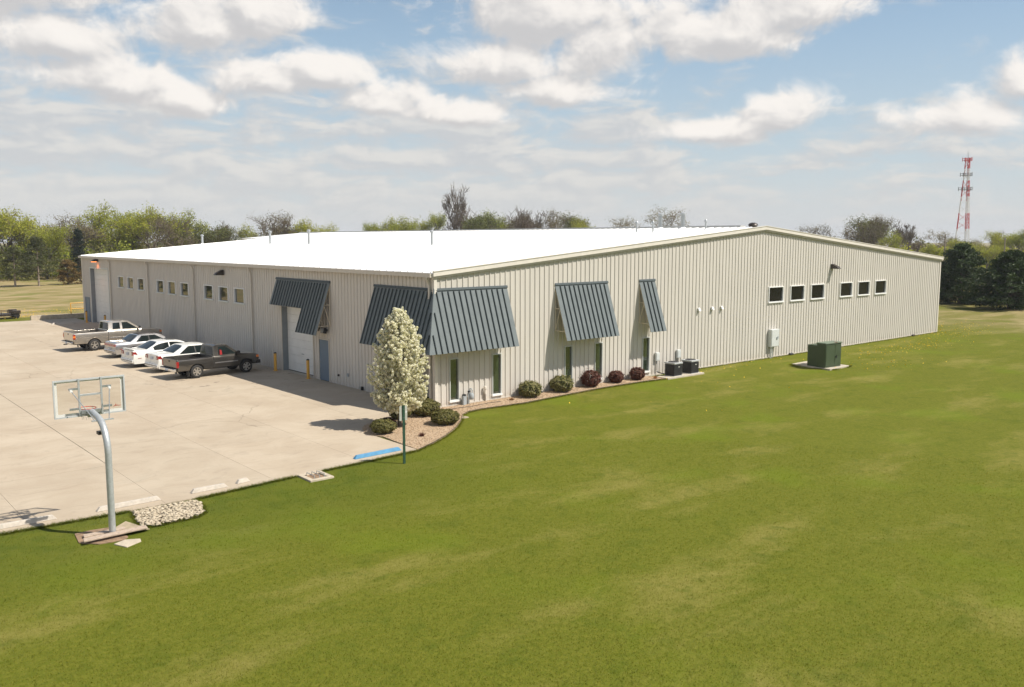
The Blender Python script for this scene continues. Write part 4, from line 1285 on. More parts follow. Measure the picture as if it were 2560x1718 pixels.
def pickup(name, label, loc, rz_, paint, P):
    t = thing(name, label, 'pickup truck', loc, rz_)
    W, r, WB = P['W'], P['r'], P['WB']
    x0, xb, xn = P['x0'], P['xb'], P['xn']       # tail, cab back, nose
    zb, zr, belt, roof_, hood = P['zb'], P['rail'], P['belt'], P['roof'], P['hood']
    ra = r + .075
    def wf(x, z):
        w = W
        if z > belt:
            w -= (z - belt) * .30
        w -= .05 * max(0, (.75 - z)) * .6 + .055 * min(1, max(0, (z - (belt - .17)) / .17)) ** 2
        w -= .035 * max(0, (x - (xn - .6)) / .6) ** 2 * 1.6
        w += .018 * math.exp(-((z - (belt - .28)) / .15) ** 2)
        return w
    # cab, doors and hood
    xa, xw = P['xa'], P['xw']                     # windshield top, windshield base
    top = [(xn, zb + .18), (xn + .02, hood - .28), (xn - .06, hood - .08), (xn - .35, hood - .03), (xw + .15, hood + .03), (xw, belt + .06), (xa, roof_ - .03), (xa - .25, roof_), (xb + .22, roof_ - .005), (xb + .10, roof_ - .05), (xb + .02, belt), (xb, zr)]
    outl = arch_bottom(zb, xb, xn - .02, [WB], ra, r) + top
    extrude_body('cab', outl, wf, paint, t, xcuts=[xn - .6, xn - .3, xw - .4, WB, xb + .6], zcuts=[.6, belt - .32, belt - .17, belt - .11, belt - .05, belt + .001])
    # bed sides
    for s in (-1, 1):
        ob = arch_bottom(zb, x0 + .03, xb - .02, [0], ra, r) + [(xb - .02, zr), (x0 + .03, zr)]
        bm = bmesh.new()
        A = [bm.verts.new((x, 0, z)) for x, z in ob]
        B = [bm.verts.new((x, 1, z)) for x, z in ob]
        bm.faces.new(A)
        bm.faces.new(list(reversed(B)))
        for i in range(len(ob)):
            j = (i + 1) % len(ob)
            bm.faces.new((A[j], A[i], B[i], B[j]))
        for z in (.6, belt - .32, belt - .17, belt - .11, belt - .05, zr - .015):
            bmesh.ops.bisect_plane(bm, geom=bm.verts[:] + bm.edges[:] + bm.faces[:], plane_co=(0, 0, z), plane_no=(0, 0, 1))
        for x in (-.55, 0, .55):
            bmesh.ops.bisect_plane(bm, geom=bm.verts[:] + bm.edges[:] + bm.faces[:], plane_co=(x, 0, 0), plane_no=(1, 0, 0))
        for v in bm.verts:
            w = wf(v.co.x, v.co.z)
            fl = .03 * math.exp(-((math.hypot(v.co.x, v.co.z - r) - ra) / .12) ** 2)
            v.co.y = s * (w + fl) if v.co.y < .5 else s * (w - .09)
            v.co *= S
        bmesh.ops.recalc_face_normals(bm, faces=bm.faces)
        me = bpy.data.meshes.new('bed_side')
        bm.to_mesh(me)
        bm.free()
        me.materials.append(M[paint])
        me.polygons.foreach_set('use_smooth', [True] * len(me.polygons))
        me.set_sharp_from_angle(angle=R(38))
        o = link(bpy.data.objects.new('bed_side', me), t)
        bv = o.modifiers.new('bevel', 'BEVEL')
        bv.width = .015
        bv.segments = 2
        bv.limit_method = 'ANGLE'
        bv.angle_limit = R(50)
        sb('bed_rail_cap', 'rubber', t, x0 + .06, xb - .04, s * W - .085 if s > 0 else -W + .005, W - .005 if s > 0 else -W + .085, zr, zr + .02, .006)
    tg = sb('tailgate', paint, t, x0 - .02, x0 + .04, -W + .035, W - .035, zb + .16, zr - .005, .012)
    MB().box((x0 - .032) * S, (x0 - .021) * S, -.07, .07, (zr - .16) * S, (zr - .08) * S).build('handle', 'black', tg)
    sb('bed_floor', 'black', t, x0 + .04, xb - .03, -W + .091, W - .091, zb + .14, zb + .18, 0)
    sb('bed_front', paint, t, xb - .05, xb - .02, -W + .091, W - .091, zb + .18, zr - .005, 0)
    sb('wheel_well', 'black', t, -.45, .45, -W + .091, -W + .3, zb + .181, zb + .36, .03)
    sb('wheel_well', 'black', t, -.45, .45, W - .3, W - .091, zb + .181, zb + .36, .03)
    # underbody
    sb('chassis', 'black', t, x0 + .2, xn - .2, -.42, .42, zb - .1, zb + .12, 0)
    MB().tube((0, -W * .75 * S, r * S), (0, W * .75 * S, r * S), .06, n=8).tube((WB * S, -W * .75 * S, r * S), (WB * S, W * .75 * S, r * S), .06, n=8).build('axle', 'black', t)
    sb('mud_guard_liner', 'black', t, -.42, .42, -W + .30, W - .30, zb + .0, zb + .139, 0)
    sb('engine_bay', 'black', t, WB - .5, WB + .5, -W + .22, W - .22, zb + .0, hood - .2, 0)
    # glass
    h0, h1 = belt + .05, roof_ - .10
    sl = (xw - xa) / (roof_ - .03 - belt - .06)
    xf0, xf1 = xw - .18, xw - .18 - sl * (h1 - h0)
    if P['ext']:
        xm = P['xm']
        side_pane([(xm + .09, h0), (xf0, h0), (xf1, h1), (xm + .09, h1)], wf, t)
        side_pane([(xb + .30, h0 + .02), (xm - .06, h0 + .02), (xm - .06, h1), (xb + .36, h1)], wf, t, 'rear_quarter_window')
        sb('door_gap', 'black', t, xm, xm + .012, -W - .012, -W + .02, zb + .15, belt, 0)
    else:
        side_pane([(xb + .30, h0), (xf0, h0), (xf1, h1), (xb + .36, h1)], wf, t)
    cross_pane((xw - .03, belt + .10), (xa + .04, roof_ - .07), wf, t, 'windshield')
    cross_pane((xb + .03, belt + .05), (xb + .095, roof_ - .10), wf, t, 'rear_window', .12)
    if P.get('redseat'):
        side_pane([(xb + .38, h0 + .0), (xb + .52, h0 + .0), (xb + .52, h1 - .20), (xb + .42, h1 - .16)], wf, t, 'seat_back', 'redseat', .0085, (-1,))
    # lamps, bumpers, mirrors, handles
    for s in (-1, 1):
        y0_, y1_ = (s * W - .02, s * W + .012) if s > 0 else (s * W - .012, s * W + .02)
        tl = MB().box((x0 - .03) * S, (x0 + .10) * S, min(s * (W - .12), s * (W + .022)) * S, max(s * (W - .12), s * (W + .022)) * S, (zr - .42) * S, (zr - .10) * S).build('taillight', 'redlens', t, bevel=.012)
        if P['ext']:
            MB().box((x0 - .034) * S, (x0 + .104) * S, min(s * (W - .09), s * (W + .026)) * S, max(s * (W - .09), s * (W + .026)) * S, (zr - .31) * S, (zr - .2) * S).build('turn_lens', 'amber', tl)
        sb('headlight', 'clearlens', t, xn - .10, xn + .03, min(s * (W - .36), s * (W - .08)), max(s * (W - .36), s * (W - .08)), hood - .26, hood - .12)
        sb('marker_light', 'amber', t, xn - .16, xn + .0, min(s * (W - .08), s * (W - .015)), max(s * (W - .08), s * (W - .015)), hood - .26, hood - .13)
        mr = sb('mirror', 'black', t, xw - .16, xw - .06, min(s * (W + .02), s * (W + .20)), max(s * (W + .02), s * (W + .20)), belt + .03, belt + .21, .02)
        for xm in ([P['xh']]):
            sb('door_handle', 'black' if P['ext'] else paint, t, xm, xm + .14, min(s * (W + .0), s * (W + .035)), max(s * (W + .0), s * (W + .035)), belt - .15, belt - .11, .008)
        sb('side_moulding', 'p_silver', t, xb + .06, WB - ra - .08, min(s * (W + .0), s * (W + .018)), max(s * (W + .0), s * (W + .018)), zb + .24, zb + .30, .006)
        sb('cab_gap', 'black', t, xb - .021, xb + .004, min(s * (W - .03), s * (W + .006)), max(s * (W - .03), s * (W + .006)), zb + .05, zr - .01, 0)
        MB().tube(((-.02) * S, s * (W - .12) * S, (r - .05) * S), ((-.02) * S, s * (W - .13) * S, r * S), .01, n=5).build('brake_line', 'black', t)
        sb('mud_flap', 'black', t, -r - .10, -r - .07, min(s * (W - .26), s * (W - .04)), max(s * (W - .26), s * (W - .04)), r * .35, zb + .02, .004)
        for xw_ in (0, WB):
            make_wheel(xw_, s * (W - .105), r, t, P['spokes'], s, .22)
    bp = sb('rear_bumper', 'chrome', t, x0 - .18, x0 - .03, -W + .03, W - .03, zb - .02, zb + .13, .025)
    MB().box((x0 - .175) * S, (x0 - .04) * S, (-W + .06) * S, (W - .06) * S, (zb + .1301) * S, (zb + .15) * S).build('step_pad', 'black', bp)
    MB().box((x0 - .19) * S, (x0 - .181) * S, -.16, .16, zb * S, (zb + .11) * S).build('licence_plate', 'plate', bp)
    MB().box((x0 - .34) * S, (x0 - .1) * S, -.035, .035, (zb - .08) * S, (zb - .021) * S).build('tow_hitch', 'black', bp)
    sb('front_bumper', 'chrome' if P['ext'] else 'black', t, xn - .12, xn + .12, -W + .03, W - .03, zb + .0, zb + .2, .03)
    sb('grille', 'black', t, xn + .005, xn + .045, -W + .38, W - .38, hood - .40, hood - .12, .006)
    return t

pickup('pickup_truck', 'pewter extended-cab pickup truck parked farthest from the hoop', (-5.95, 33.45, 0), R(4), 'p_pewter',
       dict(W=.98, r=.385, WB=3.64, x0=-1.28, xb=.92, xn=4.5, zb=.52, rail=1.25, belt=1.27, roof=1.86, hood=1.20, xa=2.32, xw=3.05, ext=True, xm=1.78, xh=1.95, spokes=5))
pickup('pickup_truck', 'dark grey single-cab pickup truck parked nearest to the hoop', (-5.10, 16.62, 0), R(5), 'p_grey',
       dict(W=.87, r=.36, WB=2.86, x0=-1.08, xb=.96, xn=3.62, zb=.46, rail=1.07, belt=1.08, roof=1.66, hood=1.07, xa=1.82, xw=2.46, ext=False, xh=1.2, spokes=6, redseat=True))

def sedan(label, loc, rz_, paint, P):
    t = thing('sedan_car', label, 'car', loc, rz_)
    W, r, WB = P['W'], .315, P['WB']
    x0, xn = P['x0'], P['xn']
    zb, belt, roof_ = .24, P['belt'], P['roof']
    ra = r + .06
    xr0, xr1, xa, xw = P['xr0'], P['xr1'], P['xa'], P['xw']   # rear window base, top; windshield top, base
    deck = P['deck']
    def wf(x, z):
        w = W
        if z > belt:
            w -= (z - belt) * .38
        w -= .10 * max(0, .42 - z) + .05 * min(1, max(0, (z - (belt - .16)) / .16)) ** 2
        w -= .07 * max(0, (x - (xn - .8)) / .8) ** 2 + .05 * max(0, ((x0 + .6) - x) / .6) ** 2
        w += .02 * math.exp(-((z - .62) / .16) ** 2)
        return w
    top = [(xn, .42), (xn + .01, .55), (xn - .10, .70), (xn - .6, .82), (xw + .1, belt + .02), (xw, belt + .05), (xa + .25, roof_ - .09), (xa, roof_ - .02), (xa - .5, roof_), (xr1 + .15, roof_ - .02), (xr1, roof_ - .05), (xr0, deck), (x0 + .12, deck + .01), (x0 + .01, deck - .05), (x0 - .02, .62), (x0 - .05, .46)]
    outl = arch_bottom(zb, x0 + .02, xn - .06, [0, WB], ra, r) + top
    extrude_body('body', outl, wf, paint, t, zcr=.7, xcuts=[x0 + .3, x0 + .6, xr0, WB * .5, xw, xn - .8, xn - .4], zcuts=[.42, .55, .68, belt - .16, belt - .10, belt - .04, belt + .001], bevel=.045)
    sb('chassis', 'black', t, x0 + .3, xn - .4, -W + .26, W - .26, zb - .08, zb + .25, 0)
    h0, h1 = belt + .03, roof_ - .075
    sr = (xr1 - xr0) / (roof_ - .05 - deck)
    sf = (xw - xa) / (roof_ - .02 - belt - .05)
    xm = P['xm']
    if P['arch']:
        # rounded side glass outline
        xa_, xb_ = xr0 + .42, xw - .30
        lo = [(xa_ + (xb_ - xa_) * i / 8, h0 - .02) for i in range(9)]
        hi = [(xa_ - .05 + (xb_ - xa_) * i / 12, h0 + (h1 - h0) * math.sin(math.pi * min(1, max(0, (i + .6) / 13.2))) ** .45) for i in range(12, -1, -1)]
        poly = lo + [p for p in hi if p[0] < xb_]
    else:
        poly = [(xr0 + .30, h0), (xw - .22, h0), (xw - .22 - sf * (h1 - h0), h1), (xr0 + .30 + max(.1, sr * (h1 - h0) * .8), h1)]
    side_pane(poly, wf, t)
    for s in (-1, 1):
        w0, w1 = wf(xm, h0) , wf(xm, h1)
        MB().hexa([(xm * S, s * (w0 - .01) * S, h0 * S), ((xm + .07) * S, s * (w0 - .01) * S, h0 * S), ((xm + .07) * S, s * (w0 + .012) * S, h0 * S), (xm * S, s * (w0 + .012) * S, h0 * S)],
                  [((xm - .03) * S, s * (w1 - .01) * S, h1 * S), ((xm + .03) * S, s * (w1 - .01) * S, h1 * S), ((xm + .03) * S, s * (w1 + .012) * S, h1 * S), ((xm - .03) * S, s * (w1 + .012) * S, h1 * S)]).build('window_pillar', 'black' if not P['arch'] else paint, t)
        sb('mirror', paint, t, xw - .30, xw - .16, min(s * (W - .02), s * (W + .14)), max(s * (W - .02), s * (W + .14)), belt + .02, belt + .14, .03)
        sb('door_handle', paint, t, xm - .26, xm - .12, min(s * (W + .0), s * (W + .035)), max(s * (W + .0), s * (W + .035)), belt - .12, belt - .085, .008)
        sb('door_gap', 'black', t, xm + .03, xm + .038, min(s * (W - .02), s * (wf(xm, .6) + .004)), max(s * (W - .02), s * (wf(xm, .6) + .004)), .34, belt - .02, 0)
        sb('side_marker', 'redlens', t, x0 + .22, x0 + .42, min(s * (W - .05), s * (wf(x0 + .3, .55) + .006)), max(s * (W - .05), s * (wf(x0 + .3, .55) + .006)), .545, .575, 0)
        sb('headlight', 'clearlens', t, xn - .22, xn - .0, min(s * (W - .42), s * (W - .10)), max(s * (W - .42), s * (W - .10)), .60, .70)
        if P['bar']:
            pass
        else:
            tl = MB().hexa([((x0 - .045) * S, s * (W - .36) * S, (deck - .27) * S), ((x0 + .22) * S, s * (W - .36) * S, (deck - .27) * S), ((x0 + .22) * S, s * (W - .012) * S, (deck - .27) * S), ((x0 - .045) * S, s * (W - .055) * S, (deck - .27) * S)],
                           [((x0 - .02) * S, s * (W - .32) * S, (deck - .07) * S), ((x0 + .13) * S, s * (W - .32) * S, (deck - .07) * S), ((x0 + .13) * S, s * (W - .012) * S, (deck - .07) * S), ((x0 - .02) * S, s * (W - .055) * S, (deck - .07) * S)]).build('taillight', 'redlens', t, bevel=.012)
            MB().box((x0 - .05) * S, (x0 - .02) * S, min(s * (W - .30), s * (W - .20)) * S, max(s * (W - .30), s * (W - .20)) * S, (deck - .24) * S, (deck - .14) * S).build('reverse_lens', 'clearlens', tl)
        for xw_ in (0, WB):
            make_wheel(xw_, s * (W - .10), r, t, P['spokes'], s, .19)
    if P['bar']:
        sb('taillight', 'redlens', t, x0 - .045, x0 + .10, -W + .06, W - .06, deck - .24, deck - .10, .015)
    sb('rear_bumper', paint, t, x0 - .11, x0 + .12, -W + .075, W - .075, .30, .50, .05)
    sb('bumper_strip', 'black', t, x0 - .125, x0 - .08, -W + .10, W - .10, .395, .425, .006)
    sb('licence_plate', 'plate', t, x0 - .06, x0 - .03, -.16, .16, deck - .30 if not P['bar'] else .52, deck - .15 if not P['bar'] else .62, 0)
    MB().tube(((x0 - .10) * S, -.45, .24), ((x0 + .3) * S, -.45, .26), .03, n=8).build('exhaust', 'chrome', t)
    sb('front_bumper', paint, t, xn - .14, xn + .06, -W + .12, W - .12, .28, .50, .05)
    cross_pane((xr0 + .03, deck + .015), (xr1 - .01, roof_ - .065), wf, t, 'rear_window', .09)
    cross_pane((xw - .03, belt + .07), (xa + .22, roof_ - .09), wf, t, 'windshield', .08)
    if P.get('sunroof'):
        sb('sunroof', 'autoglass', t, xa - .55, xa - .05, -.36, .36, roof_ + .012, roof_ + .032, .006)
    if P.get('vinyl'):
        sb('vinyl_roof', 'bronze', t, xr1 + .1, xa - .1, -.46, .46, roof_ + .008, roof_ + .034, .012)
    if P.get('spoiler'):
        sb('spoiler', paint, t, x0 + .0, x0 + .16, -W + .22, W - .22, deck + .035, deck + .075, .01)
    return t
sedan('silver grey sedan with a full-width red tail lamp beside the pewter pickup', (-4.98, 28.15, 0), R(5), 'p_silver',
      dict(W=.90, WB=2.72, x0=-1.05, xn=3.62, belt=.90, roof=1.37, deck=.96, xr0=-.10, xr1=.42, xa=1.62, xw=2.35, xm=1.05, arch=False, bar=True, spokes=7, vinyl=True))
sedan('white sedan with rounded side windows and a boot spoiler, farther of the two', (-5.55, 22.85, 0), R(5), 'p_white',
      dict(W=.90, WB=2.75, x0=-.98, xn=3.70, belt=.93, roof=1.42, deck=1.00, xr0=-.20, xr1=.55, xa=1.72, xw=2.65, xm=1.12, arch=True, bar=False, spokes=5, sunroof=True, spoiler=True))
sedan('white sedan half hidden behind the dark grey pickup', (-5.05, 19.85, 0), R(5), 'p_white',
      dict(W=.89, WB=2.70, x0=-1.02, xn=3.60, belt=.92, roof=1.43, deck=1.02, xr0=-.15, xr1=.52, xa=1.70, xw=2.60, xm=1.10, arch=False, bar=False, spokes=7))

# ================================================================== VEGETATION
def quads(C, size, rng, flat=0.0, aspect=.6):
    C = np.asarray(C, float)
    n = len(C)
    u = rng.normal(size=(n, 3))
    u[:, 2] *= 1 - flat
    u /= np.linalg.norm(u, axis=1)[:, None] + 1e-9
    w = rng.normal(size=(n, 3))
    v = np.cross(u, w)
    v /= np.linalg.norm(v, axis=1)[:, None] + 1e-9
    s = (np.asarray(size) * rng.uniform(.65, 1.35, n))[:, None]
    V = np.stack([C + u * s, C + v * s * aspect, C - u * s, C - v * s * aspect], 1).reshape(-1, 3)
    F = np.arange(4 * n).reshape(n, 4)
    return V, F

def facing(C, nrm_, size, rng, jit=.35):
    # quads whose normals point roughly along nrm_
    nn = nrm_ + rng.normal(size=nrm_.shape) * jit
    nn /= np.linalg.norm(nn, axis=1)[:, None]
    w = rng.normal(size=nn.shape)
    u = np.cross(nn, w)
    u /= np.linalg.norm(u, axis=1)[:, None]
    v = np.cross(nn, u)
    s = (size * rng.uniform(.65, 1.35, len(C)))[:, None]
    V = np.stack([C + u * s, C + v * s, C - u * s, C - v * s], 1).reshape(-1, 3)
    return V, np.arange(4 * len(C)).reshape(-1, 4)

def tubes(segs, n=5):
    V, F = [], []
    for a, b, r0, r1 in segs:
        d = b - a
        L = np.linalg.norm(d)
        if L < 1e-6:
            continue
        d = d / L
        h = np.array([0, 0, 1.]) if abs(d[2]) < .9 else np.array([1., 0, 0])
        u = np.cross(d, h)
        u /= np.linalg.norm(u)
        w = np.cross(d, u)
        k = len(V)
        for c, r in ((a, r0), (b, r1)):
            for i in range(n):
                t = 2 * math.pi * i / n
                V.append(c + u * math.cos(t) * r + w * math.sin(t) * r)
        for i in range(n):
            F.append((k + i, k + (i + 1) % n, k + n + (i + 1) % n, k + n + i))
    return np.array(V), np.array(F)

def grow(rng, H, r0, first=.22, spread=.75, levels=4, kids=(5, 4, 4, 3), up=.35, lean=(0, 0), forks=1, ratio=.62, jit=.16, rmin=.028):
    segs, tips = [], []
    def branch(p, d, L, r, lv):
        n = 4 if lv < 2 else 3
        q, dd = p.copy(), d.copy()
        pts = [(q.copy(), r)]
        for i in range(n):
            dd = dd + rng.normal(size=3) * jit
            dd[2] += up * (.12 if lv else .05)
            dd /= np.linalg.norm(dd)
            q2 = q + dd * L / n
            r2 = r * (1 - .62 * (i + 1) / n) if lv else r * (1 - .5 * (i + 1) / n)
            segs.append((q, q2, max(rmin, pts[-1][1]), max(rmin, r2)))
            q = q2
            pts.append((q.copy(), r2))
        if lv >= levels:
            tips.append(q)
            return
        k = kids[min(lv, len(kids) - 1)]
        for j in range(k):
            t = rng.uniform(.35 if lv else first / .8 + .1, 1.0) if j else 1.0
            f = t * n
            i0 = min(n - 1, int(f))
            pos = pts[i0][0] * (1 - (f - i0)) + pts[i0 + 1][0] * (f - i0)
            rr = pts[i0][1] * (1 - (f - i0)) + pts[i0 + 1][1] * (f - i0)
            a = rng.uniform(0, 2 * math.pi)
            h = np.array([math.cos(a), math.sin(a), 0])
            nd = dd * (1 - spread * .5) + h * spread * rng.uniform(.6, 1.1) + np.array([0, 0, up * .5])
            nd /= np.linalg.norm(nd)
            branch(pos, nd, L * ratio * rng.uniform(.75, 1.15), rr * (.72 if j else .85), lv + 1)
    base = np.array([0., 0, 0])
    d0 = np.array([lean[0], lean[1], 1.0])
    branch(base, d0 / np.linalg.norm(d0), H * .46, r0, 0)
    zm = max(s[1][2] for s in segs)
    k = H / zm
    segs = [(a * k, b * k, ra, rb) for a, b, ra, rb in segs]
    tips = [t * k for t in tips]
    return segs, tips

def tree_proto(name, seed, H, kind):
    rng = np.random.default_rng(seed)
    e = bpy.data.objects.new(name, None)
    e.empty_display_size = .3
    if kind == 'green':
        segs, tips = grow(rng, H, .34, spread=.72, levels=4, kids=(6, 5, 4, 3), up=.45)
        lf, m, bark, sz = 20, 'lf_spring', 'bark', .15
        sg = .52
    elif kind == 'olive':
        segs, tips = grow(rng, H, .30, spread=.8, levels=4, kids=(6, 5, 4, 3), up=.35)
        lf, m, bark, sz = 20, 'lf_olive', 'bark', .15
        sg = .52
    elif kind == 'half':
        segs, tips = grow(rng, H, .32, spread=.8, levels=4, kids=(6, 5, 4, 4), up=.4, jit=.22, rmin=.036)
        lf, m, bark, sz = 9, 'lf_half', 'bark', .12
        sg = .55
    elif kind == 'pale':
        segs, tips = grow(rng, H, .26, spread=.85, levels=4, kids=(6, 4, 4, 3), up=.35, jit=.18)
        lf, m, bark, sz = 10, 'lf_pale', 'barkpale', .12
        sg = .5
    else:
        segs, tips = grow(rng, H, .36, spread=.62, levels=4, kids=(7, 5, 5, 4), up=.5, jit=.22, rmin=.045)
        lf, m, bark, sz = 2, 'lf_half', 'bark', .09
        sg = .4
    V, F = tubes(segs, 5)
    parts = [('trunk', V, F, bark)]
    T = np.repeat(np.array(tips), lf, 0)
    Cc = T + rng.normal(size=T.shape) * sg
    Cc = Cc[Cc[:, 2] > H * .10]
    V, F = quads(Cc, sz, rng)
    parts.append(('crown', V, F, m))
    out = []
    for nm, V, F, mm in parts:
        o = np_mesh(nm, V, F, mm)
        COL.objects.unlink(o)
        out.append(o)
    return out, H

PROTO = {}
for kind, seeds, H in (('green', (1, 2, 3), 14), ('olive', (11, 12), 13), ('half', (21, 22, 23), 14), ('pale', (31,), 13), ('bare', (41, 42), 15)):
    PROTO[kind] = [tree_proto(kind, s, H, kind) for s in seeds]

def place(parts, H, name, label, cat, loc, h, wid, rz_, group):
    e = thing(name, label, cat, loc, rz_, group)
    e.scale = (h / H * wid, h / H * wid, h / H)
    for o in parts:
        c = o.copy()
        COL.objects.link(c)
        c.parent = e
    return e

KIND = {'g': 'green', 'h': 'half', 'd': 'olive', 'b': 'bare', 'p': 'pale'}
LOOK = {'g': 'fresh green leafy tree', 'h': 'half-leafed brown twiggy tree', 'd': 'dark olive bushy tree', 'b': 'bare leafless tree', 'p': 'pale budding tree'}
ORD = ['first', 'second', 'third', 'fourth', 'fifth', 'sixth', 'seventh', 'eighth', 'ninth', 'tenth', 'eleventh', 'twelfth']
LEFT = [(14.6, 169.5, 14.3, 'g'), (19.4, 173.7, 13.3, 'g'), (19.3, 159.4, 10.8, 'g'), (24.6, 170.5, 13.5, 'h'), (30.0, 183.6, 11.3, 'h'), (30.9, 175.1, 15.9, 'g'), (37.7, 185.7, 13.2, 'h'), (38.4, 175.1, 14.1, 'g'), (44.0, 181.8, 14.9, 'g'), (44.1, 169.2, 15.4, 'g'), (49.1, 173.8, 14.7, 'g'), (48.2, 161.4, 13.2, 'h'), (53.8, 167.8, 12.1, 'd'), (69.3, 189.6, 13.3, 'b'), (70.9, 183.5, 11.8, 'g'), (70.0, 169.7, 14.7, 'h'), (78.3, 174.6, 14.5, 'b'), (81.3, 170.8, 13.1, 'g'), (87.0, 172.4, 12.0, 'g'), (61.0, 172.0, 11.5, 'd'), (8.5, 171, 13.5, 'g')]
MID = [(120.5, 196.9, 12.3, 'g'), (119.2, 188.2, 13.7, 'g'), (120.2, 179.2, 13.8, 'g'), (130.8, 187.7, 15.2, 'g'), (131.7, 174.7, 17.6, 'b'), (136.4, 176.1, 24.6, 'b'), (136.2, 168.6, 14.7, 'd'), (144.8, 174.6, 15.5, 'g'), (146.3, 168.2, 14.2, 'h'), (154.9, 171.3, 14.9, 'h'), (149.0, 160.5, 17.2, 'b'), (158.8, 165.2, 16.9, 'b'), (158.0, 157.6, 16.2, 'h'), (167.8, 162.1, 15.1, 'd'), (166.1, 155.3, 13.7, 'g'), (202.1, 166.6, 15.1, 'p'), (198.9, 155.0, 17.6, 'p')]
RIGHT = [(194.4, 91.8, 11.4, 'h'), (208.0, 92.1, 13.8, 'h'), (216.8, 92.5, 13.6, 'd'), (205.2, 82.3, 13.5, 'h'), (193.2, 72.7, 9.7, 'g'), (214.3, 79.5, 12.9, 'b'), (232.0, 84.1, 10.1, 'h'), (243.1, 83.9, 10.4, 'p'), (254.1, 83.5, 8.7, 'h'), (190.7, 53.7, 7.6, 'g'), (275.3, 84.4, 8.0, 'p'), (229.9, 63.2, 10.3, 'b'), (223.5, 57.4, 9.6, 'g'), (218.0, 52.1, 9.9, 'g'), (178.0, 44.9, 6.2, 'g'), (192.2, 63.1, 6.6, 'g')]
rr = random.Random(5)
def row(lst, where, group):
    byaz = sorted(lst, key=lambda q: math.atan2(q[0] + 22.7, q[1] + 32))
    cnt = {}
    tot = {}
    for q in byaz:
        tot[q[3]] = tot.get(q[3], 0) + 1
    for i, (x, y, h, kd) in enumerate(byaz):
        cnt[kd] = cnt.get(kd, 0) + 1
        ps = PROTO[KIND[kd]]
        parts, H = ps[(i * 7 + cnt[kd]) % len(ps)]
        wid = {'g': 1.0, 'h': 1.05, 'd': 1.2, 'b': .85, 'p': 1.2}[kd] * rr.uniform(.9, 1.15)
        if h > 20:
            lab = 'tallest bare leafless tree rising high above the roof ridge'
            wid = .50
        elif tot[kd] == 1:
            lab = 'the only ' + LOOK[kd] + ' in the treeline ' + where
        else:
            lab = LOOK[kd] + ', ' + ORD[cnt[kd] - 1] + ' of its kind from left, ' + where
        place(parts, H, 'tree', lab, 'tree', (x, y, -.05), h * (.97 if where[0] == 'l' else 1.03), wid, rr.uniform(0, 6.28), group)
row(LEFT, 'left of the building', 'treeline left of the building')
row(MID, 'above the roof ridge', 'treeline above the roof ridge')
row(RIGHT, 'right of the gable', 'treeline right of the building')

# conifers
def conifer(seed, H, Rb, n, size, prof, z0=.03, gap=.25):
    rng = np.random.default_rng(seed)
    Cc = []
    nb = n // 80
    segs = [(np.array([0, 0, 0.]), np.array([0, 0, H * .5]), Rb * .055 + .04, Rb * .03 + .02), (np.array([0, 0, H * .5]), np.array([0, 0, H * .97]), Rb * .03 + .02, .01)]
    for i in range(nb):
        t = rng.uniform(z0, 1) ** .85
        t = min(.99, max(z0, (math.floor(t * 10) + .5 + rng.normal() * .22) / 10))
        z = t * H
        rad = Rb * prof(t) * rng.uniform(.62, 1.14)
        a = rng.uniform(0, 2 * math.pi)
        rad *= 1 + .16 * math.sin(3 * a + seed) + .14 * math.sin(5 * a + 9 * t + seed)
        tip = np.array([math.cos(a) * rad, math.sin(a) * rad, z + rng.uniform(-.02, .05) * H])
        b0 = np.array([0, 0, min(H * .95, z + .02 * H)])
        segs.append((b0, tip, .025, .008))
        s = rng.uniform(gap ** 2, 1.08, 80)[:, None] ** .5
        Cc.append(b0 + (tip - b0) * s + rng.normal(size=(80, 3)) * (.018 * H + .09) * np.array([1, 1, .6]))
    Cc = np.concatenate(Cc)
    Cc[:, 2] = np.maximum(Cc[:, 2], .08)
    return segs, Cc, rng

def conifer_tree(name, label, loc, seed, H, Rb, n, size, prof, leafm, bark, group=None, z0=.03, gap=.25, cat='tree'):
    segs, Cc, rng = conifer(seed, H, Rb, n, size, prof, z0, gap)
    e = thing(name, label, cat, loc, 0, group)
    V, F = tubes(segs, 5)
    np_mesh('trunk', V, F, bark, e)
    V, F = quads(Cc, size, rng, aspect=.22)
    np_mesh('crown', V, F, leafm, e)
wide = lambda t: min(1.0, .62 + 1.5 * t) * (1 - t ** 1.7) ** .8 + .04
cone = lambda t: (1 - t) ** .8 * min(1, .75 + 2 * t) + .03
egg = lambda t: math.sqrt(max(0, 1 - (t * 1.02 - .30) ** 2 / .53)) if t > .3 else .8 + .66 * t
conifer_tree('pine_tree', 'dense dark pine right of the gable, beside the building corner', (88.0, 13.2, -.05), 3, 7.0, 4.2, 24000, .21, wide, 'lf_pine', 'bark', 'dark pines right of the building')
conifer_tree('pine_tree', 'dense dark pine cut by the right edge of the view', (82.6, 5.6, -.05), 4, 6.3, 4.9, 24000, .21, wide, 'lf_pine', 'bark', 'dark pines right of the building')
conifer_tree('pine_tree', 'dark pine mostly hidden behind the far gable corner', (95.0, 19.5, -.05), 5, 5.0, 2.2, 7000, .21, wide, 'lf_pine', 'bark', 'dark pines right of the building')
conifer_tree('pine_tree', 'dark pine between the two largest pines, set back', (90.5, 8.2, -.05), 6, 5.6, 4.0, 14000, .21, wide, 'lf_pine', 'bark', 'dark pines right of the building')
pz = lambda t: .30 + .75 * math.sin(math.pi * min(1, t * 1.02 + .1)) ** .8
conifer_tree('thin_pine', 'thin see-through pine on the field, nearest to the left edge', (8.2, 131.1, -.05), 7, 6.6, 2.6, 6500, .17, pz, 'lf_pine2', 'barkpale', 'thin pines on the far field', .18, .45)
